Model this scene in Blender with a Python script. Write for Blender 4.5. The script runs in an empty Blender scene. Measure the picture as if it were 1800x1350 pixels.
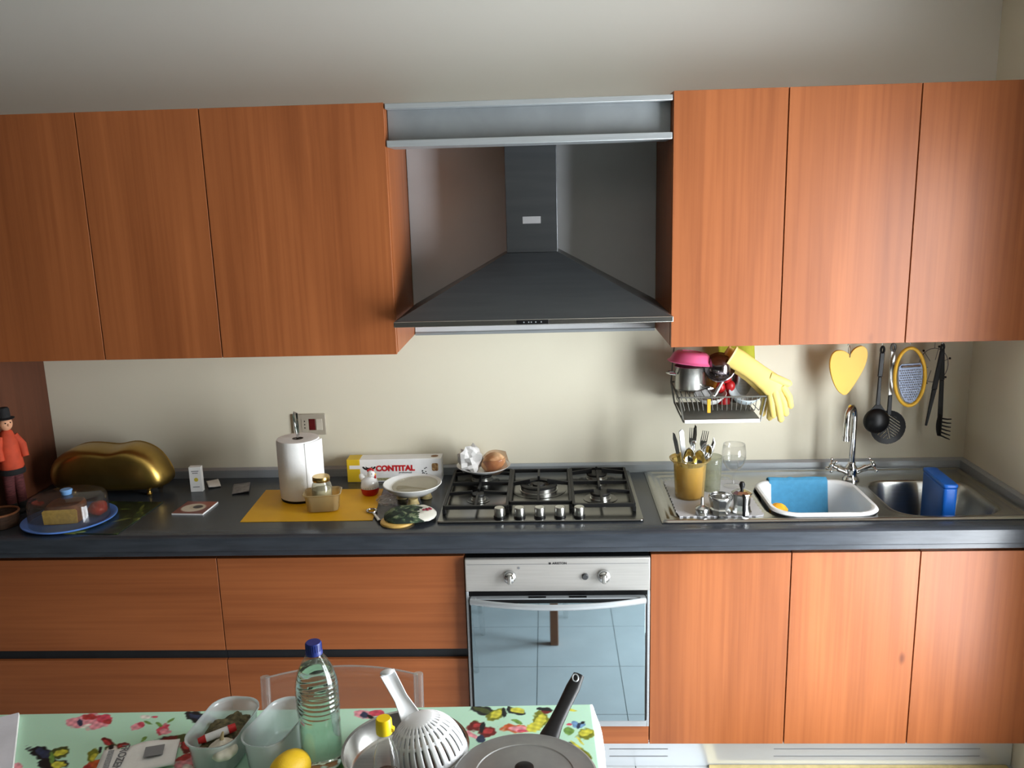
import bpy, math, random
import numpy as np
from mathutils import Vector, Matrix

S = bpy.context.scene
COL = S.collection
# ------------------------------------------------------------------ camera
cd = bpy.data.cameras.new('camera')
cam = bpy.data.objects.new('camera', cd); COL.objects.link(cam)
cd.sensor_fit = 'HORIZONTAL'; cd.sensor_width = 36.0
cd.lens = 1527.26 / 1800 * 36
cd.clip_start = 0.02
R_ = Vector((0.99895548, 0.03710906, -0.02666192)); U_ = Vector((0.01818044, 0.21253157, 0.97698506)); F_ = Vector((-0.0419215, 0.97644931, -0.21163492))
cam.matrix_world = Matrix(((R_.x, U_.x, -F_.x, -0.01677), (R_.y, U_.y, -F_.y, -3.18201), (R_.z, U_.z, -F_.z, 1.93757), (0, 0, 0, 1)))
S.camera = cam
# ------------------------------------------------------------------ world, daylight, exposure
w = bpy.data.worlds.new('world'); S.world = w; w.use_nodes = True
w.node_tree.nodes['Background'].inputs[0].default_value = (0.80, 0.90, 1.0, 1)
w.node_tree.nodes['Background'].inputs[1].default_value = 1.0
WIN = (-2.06, -0.92, 0.06, 2.02)          # window opening in the right wall: y0, y1, z0, z1
ld = bpy.data.lights.new('window_daylight', 'AREA'); ld.shape = 'RECTANGLE'
ld.size = WIN[1] - WIN[0]; ld.size_y = WIN[3] - WIN[2]; ld.energy = 110; ld.color = (0.93, 0.97, 1.0)
lo = bpy.data.objects.new('window_daylight', ld); COL.objects.link(lo)
lo.location = (1.645, (WIN[0] + WIN[1]) / 2, (WIN[2] + WIN[3]) / 2); lo.rotation_euler = (0, math.radians(90), 0)
ld.size, ld.size_y = ld.size_y, ld.size
S.view_settings.view_transform = 'Standard'; S.view_settings.look = 'None'
S.view_settings.gamma = 1.0; S.view_settings.use_curve_mapping = False
S.view_settings.exposure = 0.78
S.cycles.max_bounces = 10; S.cycles.diffuse_bounces = 5; S.cycles.glossy_bounces = 5
S.cycles.transmission_bounces = 10; S.cycles.transparent_max_bounces = 24
S.cycles.caustics_reflective = False; S.cycles.caustics_refractive = False
S.cycles.use_denoising = True

rnd = random.Random(7)
R = math.radians

# ------------------------------------------------------------------ mesh helper
def frame(d):
    d = Vector(d).normalized(); a = Vector((0, 0, 1)) if abs(d.z) < .9 else Vector((1, 0, 0))
    u = a.cross(d).normalized(); return u, d.cross(u)
class M:
    def __init__(s): s.v = []; s.f = []
    def add(s, vs, fs, mx=None):
        o = len(s.v)
        for p in vs: s.v.append(tuple(mx @ Vector(p)) if mx else tuple(p))
        for f in fs: s.f.append(tuple(i + o for i in f))
        return s
    def box(s, x0, x1, y0, y1, z0, z1, mx=None):
        return s.add([(x0,y0,z0),(x1,y0,z0),(x1,y1,z0),(x0,y1,z0),(x0,y0,z1),(x1,y0,z1),(x1,y1,z1),(x0,y1,z1)],
                     [(0,3,2,1),(4,5,6,7),(0,1,5,4),(1,2,6,5),(2,3,7,6),(3,0,4,7)], mx)
    def lathe(s, prof, n=32, c=(0,0,0), mx=None, a0=0, a1=2*math.pi):
        full = abs(a1 - a0 - 2*math.pi) < 1e-6; m = n if full else n + 1
        vs = []; fs = []
        for r, z in prof:
            for k in range(m):
                a = a0 + (a1 - a0) * k / n
                vs.append((c[0] + r*math.cos(a), c[1] + r*math.sin(a), c[2] + z))
        for i in range(len(prof) - 1):
            for k in range(n):
                k2 = (k + 1) % m
                fs.append((i*m + k, i*m + k2, (i+1)*m + k2, (i+1)*m + k))
        return s.add(vs, fs, mx)
    def cyl(s, p0, p1, r0, r1=None, n=16):
        r1 = r0 if r1 is None else r1
        p0 = Vector(p0); p1 = Vector(p1); u, w_ = frame(p1 - p0); vs = []
        for p, r in ((p0, r0), (p1, r1)):
            for k in range(n):
                a = 2*math.pi*k/n; vs.append(p + u*(r*math.cos(a)) + w_*(r*math.sin(a)))
        fs = [(k, (k+1) % n, n + (k+1) % n, n + k) for k in range(n)]
        fs += [tuple(range(n-1, -1, -1)), tuple(range(n, 2*n))]
        return s.add(vs, fs)
    def tube(s, path, r, n=8, closed=False, flat=1.0, nrm=None):
        P = [Vector(p) for p in path]; m = len(P); rs = r if isinstance(r, (list, tuple)) else [r]*m
        vs = []; fs = []; u = None
        for i in range(m):
            if closed: d = P[(i+1) % m] - P[i-1]
            else: d = P[min(i+1, m-1)] - P[max(i-1, 0)]
            d = d.normalized()
            if nrm is not None: u = Vector(nrm); u = (u - d*u.dot(d)).normalized()
            elif u is None: u = frame(d)[0]
            else: u = (u - d*u.dot(d)).normalized()
            w_ = d.cross(u)
            for k in range(n):
                a = 2*math.pi*k/n; vs.append(P[i] + u*(rs[i]*flat*math.cos(a)) + w_*(rs[i]*math.sin(a)))
        for i in range(m if closed else m - 1):
            j = (i+1) % m
            for k in range(n): fs.append((i*n + k, i*n + (k+1) % n, j*n + (k+1) % n, j*n + k))
        if not closed: fs += [tuple(range(n-1, -1, -1)), tuple(range((m-1)*n, m*n))]
        return s.add(vs, fs)
    def prism(s, poly, a0, a1, ax='y', mx=None):
        n = len(poly)
        def P(p, t): return {'y': (p[0], t, p[1]), 'z': (p[0], p[1], t), 'x': (t, p[0], p[1])}[ax]
        vs = [P(p, a0) for p in poly] + [P(p, a1) for p in poly]
        fs = [(k, (k+1) % n, n + (k+1) % n, n + k) for k in range(n)] + [tuple(range(n-1, -1, -1)), tuple(range(n, 2*n))]
        return s.add(vs, fs, mx)
    def grid(s, fn, nu, nv, cu=False, keep=None, mx=None):
        mu = nu if cu else nu + 1
        vs = [fn(i/nu, j/nv) for j in range(nv+1) for i in range(mu)]
        fs = [(j*mu + i, j*mu + (i+1) % mu, (j+1)*mu + (i+1) % mu, (j+1)*mu + i) for j in range(nv) for i in range(nu) if keep is None or keep(i, j)]
        return s.add(vs, fs, mx)
    def ball(s, c, r, n=16, m=10, mx=None):
        rx, ry, rz = r if isinstance(r, (tuple, list)) else (r, r, r)
        def fn(u, v):
            a = 2*math.pi*u; b = math.pi*(v - .5); return (c[0] + rx*math.cos(b)*math.cos(a), c[1] + ry*math.cos(b)*math.sin(a), c[2] + rz*math.sin(b))
        return s.grid(fn, n, m, True, mx=mx)
    def build(s, name, mat, parent=None, loc=None, rot=None, smooth=True, ang=35, bev=0, seg=2, solid=0, sub=0, merge=True, off=0, **props):
        me = bpy.data.meshes.new(name); me.from_pydata(s.v, [], s.f)
        me.validate()
        if merge:
            import bmesh
            b = bmesh.new(); b.from_mesh(me); bmesh.ops.remove_doubles(b, verts=b.verts, dist=1e-6)
            bmesh.ops.recalc_face_normals(b, faces=b.faces); b.to_mesh(me); b.free()
        me.materials.append(mat)
        if smooth:
            me.shade_smooth()
            try: me.set_sharp_from_angle(angle=R(ang))
            except Exception: pass
        o = bpy.data.objects.new(name, me); COL.objects.link(o)
        if parent: o.parent = parent
        if loc is not None: o.location = loc
        if rot is not None: o.rotation_euler = rot
        if solid:
            m = o.modifiers.new('solid', 'SOLIDIFY'); m.thickness = solid; m.offset = off
        if bev:
            m = o.modifiers.new('bevel', 'BEVEL'); m.width = bev; m.segments = seg; m.limit_method = 'ANGLE'; m.angle_limit = R(40)
        if sub:
            m = o.modifiers.new('sub', 'SUBSURF'); m.levels = sub; m.render_levels = sub
        for k, v in props.items(): o[k] = v
        return o
def thing(name, label, cat, loc=(0,0,0), rz=0, group=None, rot=None):
    o = bpy.data.objects.new(name, None); COL.objects.link(o); o.empty_display_size = .05
    o.location = loc; o.rotation_euler = rot if rot else (0, 0, rz); o['label'] = label; o['category'] = cat
    if group: o['group'] = group
    return o
def copy_tree(o, parent=None, **props):
    c = o.copy(); COL.objects.link(c); c.parent = parent
    for ch in list(o.children): copy_tree(ch, c)
    for k, v in props.items(): c[k] = v
    return c
def rrect(x0, x1, y0, y1, r, n=6):
    pts = []
    for cx, cy, a in ((x1-r, y1-r, 0), (x0+r, y1-r, 90), (x0+r, y0+r, 180), (x1-r, y0+r, 270)):
        for k in range(n+1):
            t = R(a + 90*k/n); pts.append((cx + r*math.cos(t), cy + r*math.sin(t)))
    return pts
def arc(c, r, a0, a1, n, plane='xz'):
    out = []
    for k in range(n+1):
        t = R(a0 + (a1 - a0)*k/n); a, b = r*math.cos(t), r*math.sin(t)
        out.append((c[0]+a, c[1], c[2]+b) if plane == 'xz' else (c[0], c[1]+a, c[2]+b) if plane == 'yz' else (c[0]+a, c[1]+b, c[2]))
    return out
def text(name, body, size, mat, parent, loc, rot, bold=0.0, extrude=.0003, sx=1.0, align='CENTER'):
    cu = bpy.data.curves.new(name, 'FONT'); cu.body = body; cu.size = size; cu.offset = bold; cu.extrude = extrude
    cu.align_x = align; cu.align_y = 'CENTER'; cu.resolution_u = 3
    t = bpy.data.objects.new(name, cu); COL.objects.link(t)
    dg = bpy.context.evaluated_depsgraph_get(); me = bpy.data.meshes.new_from_object(t.evaluated_get(dg))
    bpy.data.objects.remove(t)
    me.materials.clear(); me.materials.append(mat)
    o = bpy.data.objects.new(name, me); COL.objects.link(o); o.parent = parent; o.location = loc; o.rotation_euler = rot; o.scale = (sx, 1, 1)
    return o

# ------------------------------------------------------------------ materials
def lin(c):
    return tuple(((x/255)/12.92 if x/255 <= .04045 else ((x/255 + .055)/1.055)**2.4) for x in c[:3]) + (1,)
def nd(t, ty, **kw):
    n = t.nodes.new(ty)
    for k, v in kw.items(): setattr(n, k, v)
    return n
def base(name):
    m = bpy.data.materials.new(name); m.use_nodes = True; t = m.node_tree; b = t.nodes['Principled BSDF']; return m, t, b
def noise(t, scale, detail=3, coord='Object', vec=(1,1,1), dist=0, rough=.5):
    tc = nd(t, 'ShaderNodeTexCoord'); mp = nd(t, 'ShaderNodeMapping'); mp.inputs['Scale'].default_value = vec
    t.links.new(tc.outputs[coord], mp.inputs['Vector'])
    n = nd(t, 'ShaderNodeTexNoise'); n.inputs['Scale'].default_value = scale; n.inputs['Detail'].default_value = detail; n.inputs['Distortion'].default_value = dist; n.inputs['Roughness'].default_value = rough
    t.links.new(mp.outputs[0], n.inputs['Vector']); return n, mp
def P(name, col, rough=.5, metal=0, var=.07, vs=9, vec=(1,1,1), bump=0, bs=120, bvec=(1,1,1), spec=.5, trans=0, ior=1.45, coat=0, col2=None, lo_=.35, hi=.65, sss=0, rv=0):
    m, t, b = base(name); c = lin(col)
    n, _ = noise(t, vs, 4, vec=vec)
    rp = nd(t, 'ShaderNodeValToRGB')
    if col2: a_, b_ = c, lin(col2)
    else: a_ = tuple(x*(1-var) for x in c[:3]) + (1,); b_ = tuple(min(1, x*(1+var)) for x in c[:3]) + (1,)
    rp.color_ramp.elements[0].color = a_; rp.color_ramp.elements[1].color = b_
    rp.color_ramp.elements[0].position = lo_; rp.color_ramp.elements[1].position = hi
    t.links.new(n.outputs['Fac'], rp.inputs[0]); t.links.new(rp.outputs[0], b.inputs['Base Color'])
    b.inputs['Roughness'].default_value = rough; b.inputs['Metallic'].default_value = metal
    b.inputs['Specular IOR Level'].default_value = spec; b.inputs['IOR'].default_value = ior
    b.inputs['Transmission Weight'].default_value = trans; b.inputs['Coat Weight'].default_value = coat
    if sss: b.inputs['Subsurface Weight'].default_value = sss; b.inputs['Subsurface Scale'].default_value = .01
    if bump:
        n2, _ = noise(t, bs, 3, vec=bvec); bp = nd(t, 'ShaderNodeBump'); bp.inputs['Strength'].default_value = bump; bp.inputs['Distance'].default_value = .002
        t.links.new(n2.outputs['Fac'], bp.inputs['Height']); t.links.new(bp.outputs[0], b.inputs['Normal'])
    return m
def clear(name, tint=(255,255,255), milk=0.0, milkcol=(240,240,240), rough=.03, ior=1.45):
    """thin clear plastic or glass sheet: passes light straight, mirrors by Fresnel, may be a little milky"""
    m = bpy.data.materials.new(name); m.use_nodes = True; t = m.node_tree; t.nodes.clear()
    out = nd(t, 'ShaderNodeOutputMaterial'); tr = nd(t, 'ShaderNodeBsdfTransparent'); tr.inputs[0].default_value = lin(tint)
    gl = nd(t, 'ShaderNodeBsdfGlossy'); gl.inputs['Roughness'].default_value = rough
    df = nd(t, 'ShaderNodeBsdfDiffuse'); tl = nd(t, 'ShaderNodeBsdfTranslucent')
    n, _ = noise(t, 14, 2); rp = nd(t, 'ShaderNodeValToRGB'); c = lin(milkcol)
    rp.color_ramp.elements[0].color = tuple(x*.94 for x in c[:3]) + (1,); rp.color_ramp.elements[1].color = c
    t.links.new(n.outputs['Fac'], rp.inputs[0])
    for q in (df, tl): t.links.new(rp.outputs[0], q.inputs[0])
    mm = nd(t, 'ShaderNodeMixShader'); mm.inputs[0].default_value = .45; t.links.new(df.outputs[0], mm.inputs[1]); t.links.new(tl.outputs[0], mm.inputs[2])
    m1 = nd(t, 'ShaderNodeMixShader'); m1.inputs[0].default_value = milk; t.links.new(tr.outputs[0], m1.inputs[1]); t.links.new(mm.outputs[0], m1.inputs[2])
    f0 = ((ior - 1)/(ior + 1))**2
    lw = nd(t, 'ShaderNodeLayerWeight'); lw.inputs['Blend'].default_value = .5
    pw_ = nd(t, 'ShaderNodeMath', operation='POWER'); pw_.inputs[1].default_value = 4.0; t.links.new(lw.outputs['Facing'], pw_.inputs[0])
    fr = nd(t, 'ShaderNodeMath', operation='MULTIPLY_ADD'); fr.inputs[1].default_value = .8; fr.inputs[2].default_value = f0; t.links.new(pw_.outputs[0], fr.inputs[0])
    m2 = nd(t, 'ShaderNodeMixShader'); t.links.new(fr.outputs[0], m2.inputs[0]); t.links.new(m1.outputs[0], m2.inputs[1]); t.links.new(gl.outputs[0], m2.inputs[2])
    t.links.new(m2.outputs[0], out.inputs[0]); return m
def wood(name, horiz=False, c0=(136,75,39), c1=(167,98,55), rough=.42):
    m, t, b = base(name)
    tc = nd(t, 'ShaderNodeTexCoord'); oi = nd(t, 'ShaderNodeObjectInfo'); ml = nd(t, 'ShaderNodeVectorMath', operation='MULTIPLY_ADD')
    cb = nd(t, 'ShaderNodeCombineXYZ')
    for k in range(3): t.links.new(oi.outputs['Random'], cb.inputs[k])
    ml.inputs[1].default_value = (17, 5, 11); t.links.new(cb.outputs[0], ml.inputs[0]); t.links.new(tc.outputs['Object'], ml.inputs[2])
    def nz(vec, sc, det, dist):
        mp = nd(t, 'ShaderNodeMapping'); mp.inputs['Scale'].default_value = vec; t.links.new(ml.outputs[0], mp.inputs['Vector'])
        n = nd(t, 'ShaderNodeTexNoise'); n.inputs['Scale'].default_value = sc; n.inputs['Detail'].default_value = det; n.inputs['Distortion'].default_value = dist
        t.links.new(mp.outputs[0], n.inputs['Vector']); return n
    s = (.35, 7, 5.5) if horiz else (5.5, 7, .35); f = (1.5, 60, 70) if horiz else (70, 60, 1.5)
    n1 = nz(s, 1.6, 3, .8); n2 = nz(f, 1.0, 4, .2)
    rp = nd(t, 'ShaderNodeValToRGB'); rp.color_ramp.elements[0].color = lin(c0); rp.color_ramp.elements[1].color = lin(c1)
    rp.color_ramp.elements[0].position = .22; rp.color_ramp.elements[1].position = .76; t.links.new(n1.outputs['Fac'], rp.inputs[0])
    r2 = nd(t, 'ShaderNodeValToRGB'); r2.color_ramp.elements[0].color = (.82, .78, .74, 1); r2.color_ramp.elements[1].color = (1, 1, 1, 1)
    r2.color_ramp.elements[0].position = .35; r2.color_ramp.elements[1].position = .6; t.links.new(n2.outputs['Fac'], r2.inputs[0])
    mx = nd(t, 'ShaderNodeMixRGB', blend_type='MULTIPLY'); mx.inputs[0].default_value = .8; t.links.new(rp.outputs[0], mx.inputs[1]); t.links.new(r2.outputs[0], mx.inputs[2])
    # scattered small knots
    mp = nd(t, 'ShaderNodeMapping'); mp.inputs['Scale'].default_value = (1.6, 3.5, 3.5) if horiz else (3.5, 3.5, 1.6); t.links.new(ml.outputs[0], mp.inputs['Vector'])
    vo = nd(t, 'ShaderNodeTexVoronoi'); vo.inputs['Scale'].default_value = 1.0; t.links.new(mp.outputs[0], vo.inputs['Vector'])
    r3 = nd(t, 'ShaderNodeValToRGB'); r3.color_ramp.elements[0].color = (.35, .25, .2, 1); r3.color_ramp.elements[1].color = (1, 1, 1, 1)
    r3.color_ramp.elements[0].position = .012; r3.color_ramp.elements[1].position = .045; t.links.new(vo.outputs['Distance'], r3.inputs[0])
    m3 = nd(t, 'ShaderNodeMixRGB', blend_type='MULTIPLY'); m3.inputs[0].default_value = .8; t.links.new(mx.outputs[0], m3.inputs[1]); t.links.new(r3.outputs[0], m3.inputs[2])
    t.links.new(m3.outputs[0], b.inputs['Base Color']); b.inputs['Roughness'].default_value = rough; b.inputs['Specular IOR Level'].default_value = .4
    return m
def vcol(name, rough=.5, spec=.5):
    m, t, b = base(name); a = nd(t, 'ShaderNodeAttribute'); a.attribute_name = 'print'
    n, _ = noise(t, 220, 2); mx = nd(t, 'ShaderNodeMixRGB', blend_type='MULTIPLY'); mx.inputs[0].default_value = .08
    t.links.new(a.outputs['Color'], mx.inputs[1]); t.links.new(n.outputs['Color'], mx.inputs[2]); t.links.new(mx.outputs[0], b.inputs['Base Color'])
    b.inputs['Roughness'].default_value = rough; b.inputs['Specular IOR Level'].default_value = spec; return m

WOODV = wood('cherry_veneer_vertical'); WOODH = wood('cherry_veneer_horizontal', True)
WOODD = wood('dark_brown_panel', False, (74,40,26), (96,54,34))  # darker brown than the cabinet doors
WOODL = wood('table_leg_wood', False, (120,78,50), (150,100,66))
WALL = P('cream_wall_paint', (229,223,202), .75, var=.02, vs=2, bump=.08, bs=90)
def two_tone():
    # cream splash zone below the wall cabinets, plain white paint above them
    m = P('wall_paint_two_tone', (229,223,202), .75, var=.02, vs=2, bump=.08, bs=90); t = m.node_tree; b = t.nodes['Principled BSDF']
    src = b.inputs['Base Color'].links[0].from_socket; tc = nd(t, 'ShaderNodeTexCoord'); sp = nd(t, 'ShaderNodeSeparateXYZ'); t.links.new(tc.outputs['Object'], sp.inputs[0])
    gt = nd(t, 'ShaderNodeMath', operation='GREATER_THAN'); gt.inputs[1].default_value = 1.7; t.links.new(sp.outputs[2], gt.inputs[0])
    mx = nd(t, 'ShaderNodeMixRGB'); mx.inputs[2].default_value = lin((240,239,234)); t.links.new(gt.outputs[0], mx.inputs[0]); t.links.new(src, mx.inputs[1]); t.links.new(mx.outputs[0], b.inputs['Base Color'])
    return m
WALL2 = two_tone()
WHITEW = P('white_wall_paint', (200,196,186), .8, var=.02, vs=2)
DIMWALL = P('bounce_damping_wall', (104,99,93), .85, var=.05, vs=2)  # unseen walls, toned dark to hold down the bounced light
DARKTOP = P('slate_laminate', (54,59,66), .26, var=.16, vs=6, vec=(1.2,9,9), bump=.05, bs=40, bvec=(1,10,10), spec=.55)
ALU = P('brushed_aluminium', (176,182,186), .4, .5, var=.05, vs=30, vec=(.2,6,6))
ALUD = P('grey_aluminium_sheet', (208,210,212), .45, .05, var=.06, vs=3)
STEEL = P('stainless_steel', (178,178,174), .27, 1, var=.06, vs=40, vec=(.15,5,5))
HOBSTEEL = P('hob_stainless', (138,138,135), .24, 1, var=.05, vs=40, vec=(.15,5,5))
PANELST = P('oven_panel_steel', (186,184,180), .32, .55, var=.04, vs=40, vec=(.15,5,5))
STEELH = P('hood_dark_steel', (92,95,98), .36, .85, var=.06, vs=12, vec=(.3,3,3))
CHROME = P('polished_chrome', (205,207,208), .07, 1, var=.02)
SATIN = P('satin_steel_knob', (190,190,186), .3, 1, var=.03)
IRON = P('black_cast_iron', (11,11,12), .5, var=.2, vs=60, bump=.1, bs=300)
BLACKP = P('black_plastic', (11,11,13), .4, var=.1, spec=.35)
DARKGAP = P('dark_recess_profile', (34,38,42), .45, .2, var=.1)
OVENGLASS = P('mirror_oven_glass', (150,170,178), .03, 1, var=.01, vs=1)
WHITEP = P('white_plastic', (228,230,232), .38, var=.03)
WHITEC = P('white_ceramic', (232,232,230), .15, var=.02, coat=.3)
GLASS = clear('clear_glass', (254,254,254), .015, rough=.01, ior=1.5)
ACRYL = clear('clear_acrylic', (250,251,251), .025, rough=.03, ior=1.6)
ACRYLE = clear('acrylic_edge_highlight', (240,244,244), .4, (236,232,228), .08)  # pale milky tone stands in for the bright highlight on the edge
MILKP = clear('milky_plastic', (246,250,250), .45, (236,242,244), .15)
CREAMP = clear('cream_translucent_plastic', (246,236,212), .38, (222,206,164), .2)
PAPER = P('white_paper', (244,244,243), .85, var=.03, vs=20, bump=.15, bs=160)
BRASS = P('aged_brass', (176,146,78), .34, 1, var=.14, vs=7, bump=.15, bs=16)
GOLD = P('gold_lid_metal', (190,160,95), .25, 1, var=.05)
YELMAT = P('yellow_vinyl', (222,166,18), .5, var=.04)
YELP = P('yellow_plastic', (236,184,50), .4, var=.03)
YELG = P('yellow_rubber', (232,206,118), .6, var=.06, vs=14, sss=.1)
BLUEP = P('blue_plastic', (92,136,216), .35, var=.05)
BLUED = P('deep_blue_plastic', (22,96,190), .35, var=.08)
BLUEC = P('light_blue_cloth', (74,150,192), .75, var=.05, vs=60, bump=.2, bs=400)
REDP = P('red_plastic', (186,32,34), .35, var=.05)
PINKP = P('pink_plastic', (226,104,150), .35, var=.04)
BEIGE = P('pale_wood', (206,186,130), .55, var=.1, vs=20, vec=(1,8,8))
TILE = P('pale_grey_floor_tile', (212,217,219), .22, var=.04, vs=6, spec=.5)
GROUT = P('grey_grout', (120,124,126), .8, var=.1, vs=30)
INK = P('black_ink', (25,25,28), .6, var=.05); REDINK = P('red_ink', (200,34,40), .6, var=.04); GREYINK = P('grey_ink', (110,112,115), .6, var=.05)
CLOTH_COLS={'k':(22,26,30),'b':(45,58,85),'o':(120,125,35),'y':(205,200,70),'r':(110,28,26),'R':(178,60,60),'p':(228,150,160),'P':(205,75,95),'w':(232,225,215),'O':(205,95,50),'g':(110,150,70),'B':(110,150,190),'n':(70,80,40),'G':(95,175,75)}
CLOTH_PRINT=[(-1.157,-1.507,27.9,9.6,-24.0,-56.1,'k'),(-1.152,-1.507,38.1,13.1,-37.7,-88.1,'b'),(-1.122,-1.505,37.3,27.2,22.2,-40.6,'n'),(-1.117,-1.505,57.4,41.8,40.0,-73.1,'y'),(-1.113,-1.545,30.3,17.1,0.0,-57.1,'k'),(-1.101,-1.546,56.4,31.6,0.0,-85.9,'y'),(-1.127,-1.523,155.6,88.5,0.0,-50.3,'g'),(-1.141,-1.391,40.6,21.9,-0.2,-49.1,'p'),(-1.103,-1.385,28.0,14.5,-0.1,-31.3,'p'),(-1.08,-1.376,51.9,26.1,-0.2,-54.4,'P'),(-1.118,-1.369,51.7,26.9,-0.3,-86.4,'R'),(-1.134,-1.391,121.6,65.1,-0.1,-73.6,'b'),(-1.113,-1.405,69.2,51.8,83.3,-96.0,'w'),(-1.07,-1.387,91.4,46.0,-0.4,-110.1,'R'),(-0.987,-1.405,58.0,39.9,42.0,-50.7,'p'),(-0.983,-1.399,105.2,48.6,-0.4,-111.5,'P'),(-0.97,-1.392,98.6,23.2,-126.5,-265.4,'g'),(-0.924,-1.419,44.0,41.8,59.8,-17.4,'P'),(-0.913,-1.428,75.0,32.6,-0.3,-91.9,'p'),(-0.94,-1.399,79.9,7.4,-123.7,-183.3,'g'),(-0.964,-1.369,103.9,46.3,-0.8,-216.8,'P'),(-0.919,-1.383,70.7,54.7,182.7,-112.0,'g'),(-0.987,-1.369,80.8,37.1,-0.5,-144.5,'w'),(-1.028,-1.466,54.9,7.7,-63.6,-100.5,'r'),(-1.03,-1.468,94.1,13.3,-127.1,-201.6,'R'),(-1.033,-1.493,240.9,67.3,-43.8,-98.9,'k'),(-1.006,-1.491,57.2,38.1,28.3,-53.2,'n'),(-1.006,-1.491,74.4,49.6,39.7,-74.5,'w'),(-1.012,-1.485,132.7,114.6,127.7,-76.3,'k'),(-0.989,-1.478,68.1,42.1,39.6,-98.5,'r'),(-0.989,-1.478,107.0,66.2,79.1,-197.0,'R'),(-1.04,-1.513,32.4,52.8,84.1,12.5,'o'),(-1.035,-1.519,55.7,90.8,135.1,19.8,'y'),(-1.024,-1.548,39.8,32.9,47.9,-42.0,'O'),(-1.03,-1.556,71.8,59.9,67.2,-59.1,'R'),(-0.951,-1.455,83.1,81.5,162.2,-45.6,'g'),(-0.889,-1.453,28.9,14.9,21.0,-84.2,'k'),(-0.884,-1.453,32.7,16.8,21.0,-84.4,'r'),(-0.842,-1.479,68.9,20.6,-10.4,-40.9,'r'),(-0.842,-1.479,108.3,32.4,-16.8,-66.4,'R'),(-0.861,-1.451,63.3,26.2,-0.1,-67.2,'n'),(-0.833,-1.445,79.3,49.3,51.8,-67.3,'r'),(-0.88,-1.474,42.5,20.6,11.0,-75.2,'p'),(-0.804,-1.533,21.9,14.0,17.0,-23.2,'p'),(-0.829,-1.519,46.2,29.8,53.9,-72.5,'R'),(-0.788,-1.543,27.8,19.4,84.2,-83.8,'R'),(-0.808,-1.554,66.7,27.2,0.2,-104.5,'w'),(-0.789,-1.507,55.9,21.7,0.0,-83.0,'p'),(-0.81,-1.503,84.6,2.7,-97.9,-146.5,'k'),(-0.852,-1.374,25.3,5.9,-19.1,-49.6,'k'),(-0.849,-1.374,35.4,8.2,-38.3,-99.2,'b'),(-0.814,-1.401,46.0,1.5,-74.5,-106.0,'o'),(-0.465,-1.36,41.0,8.4,-0.2,-62.0,'p'),(-0.436,-1.355,52.8,10.0,-0.3,-86.5,'P'),(-0.465,-1.362,123.3,25.3,-0.3,-72.4,'b'),(-0.447,-1.371,87.3,-1.5,-85.3,-154.2,'k'),(-0.184,-1.347,27.7,-2.1,-22.7,-53.8,'k'),(-0.186,-1.345,42.4,-3.2,-45.6,-107.4,'n'),(-0.153,-1.363,44.1,11.8,25.5,-39.7,'o'),(-0.153,-1.361,64.1,17.1,42.5,-66.0,'y'),(-0.135,-1.356,184.2,27.5,14.3,-46.9,'k'),(-0.119,-1.345,203.9,90.2,53.2,-42.0,'k'),(-0.108,-1.349,46.3,-2.2,-17.6,-72.0,'k'),(-0.103,-1.345,61.5,-3.1,-21.1,-85.9,'y'),(-0.204,-1.399,58.5,33.8,122.1,-76.7,'g'),(-0.104,-1.39,59.6,-10.9,-87.4,-143.7,'g'),(-0.199,-1.408,52.8,12.6,24.5,-53.2,'r'),(-0.172,-1.429,47.7,8.2,14.7,-50.1,'r'),(-0.195,-1.405,95.6,7.3,-0.4,-114.1,'R'),(-0.17,-1.427,86.0,5.6,-0.2,-93.1,'R'),(-0.182,-1.412,189.0,-6.5,-13.5,-46.2,'k'),(-0.203,-1.442,56.1,-15.1,-97.5,-110.4,'p'),(-0.182,-1.457,112.1,8.2,-0.1,-68.6,'b'),(-0.105,-1.417,29.7,0.1,-5.9,-66.1,'O'),(-0.098,-1.419,38.6,-0.1,-8.3,-92.7,'p'),(-0.09,-1.425,97.1,2.5,-0.9,-233.1,'P'),(-0.049,-1.382,30.6,21.5,44.6,-21.8,'o'),(-0.049,-1.382,44.5,31.3,72.5,-35.5,'y'),(-0.062,-1.412,45.3,10.3,32.8,-53.6,'y'),(-0.036,-1.347,93.5,-0.1,-0.3,-86.4,'r'),(-0.042,-1.341,53.1,-2.6,-22.5,-142.6,'k'),(0.031,-1.402,95.2,-35.8,-77.4,-76.4,'B'),(0.044,-1.404,95.5,28.8,76.8,-82.4,'B'),(0.038,-1.408,253.4,-36.2,-22.5,-74.5,'b'),(0.047,-1.395,144.6,25.0,131.1,-218.6,'k'),(0.016,-1.402,128.2,-3.4,-0.4,-228.0,'P'),(0.052,-1.438,47.5,5.5,22.5,-51.8,'o'),(0.052,-1.434,63.0,7.3,33.6,-77.4,'y'),(0.015,-1.428,84.4,-31.5,-49.0,-49.4,'g'),(0.024,-1.345,73.7,-9.7,-65.8,-210.5,'y'),(0.029,-1.486,37.8,-15.9,-106.4,-101.5,'k'),(0.031,-1.48,40.5,-19.6,-236.0,-191.1,'y'),(0.05,-1.508,44.5,-25.4,-131.1,-91.3,'o'),(0.039,-1.463,51.0,-39.2,-304.9,-143.8,'y'),(-0.501,-1.546,31.1,7.6,0.0,-43.6,'G'),(-0.635,-1.552,50.4,16.0,0.0,-87.3,'G'),(-0.527,-1.539,54.0,1.3,-55.1,-111.4,'o'),(-1.187,-1.552,78.7,47.9,0.0,-86.2,'p')]

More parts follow.
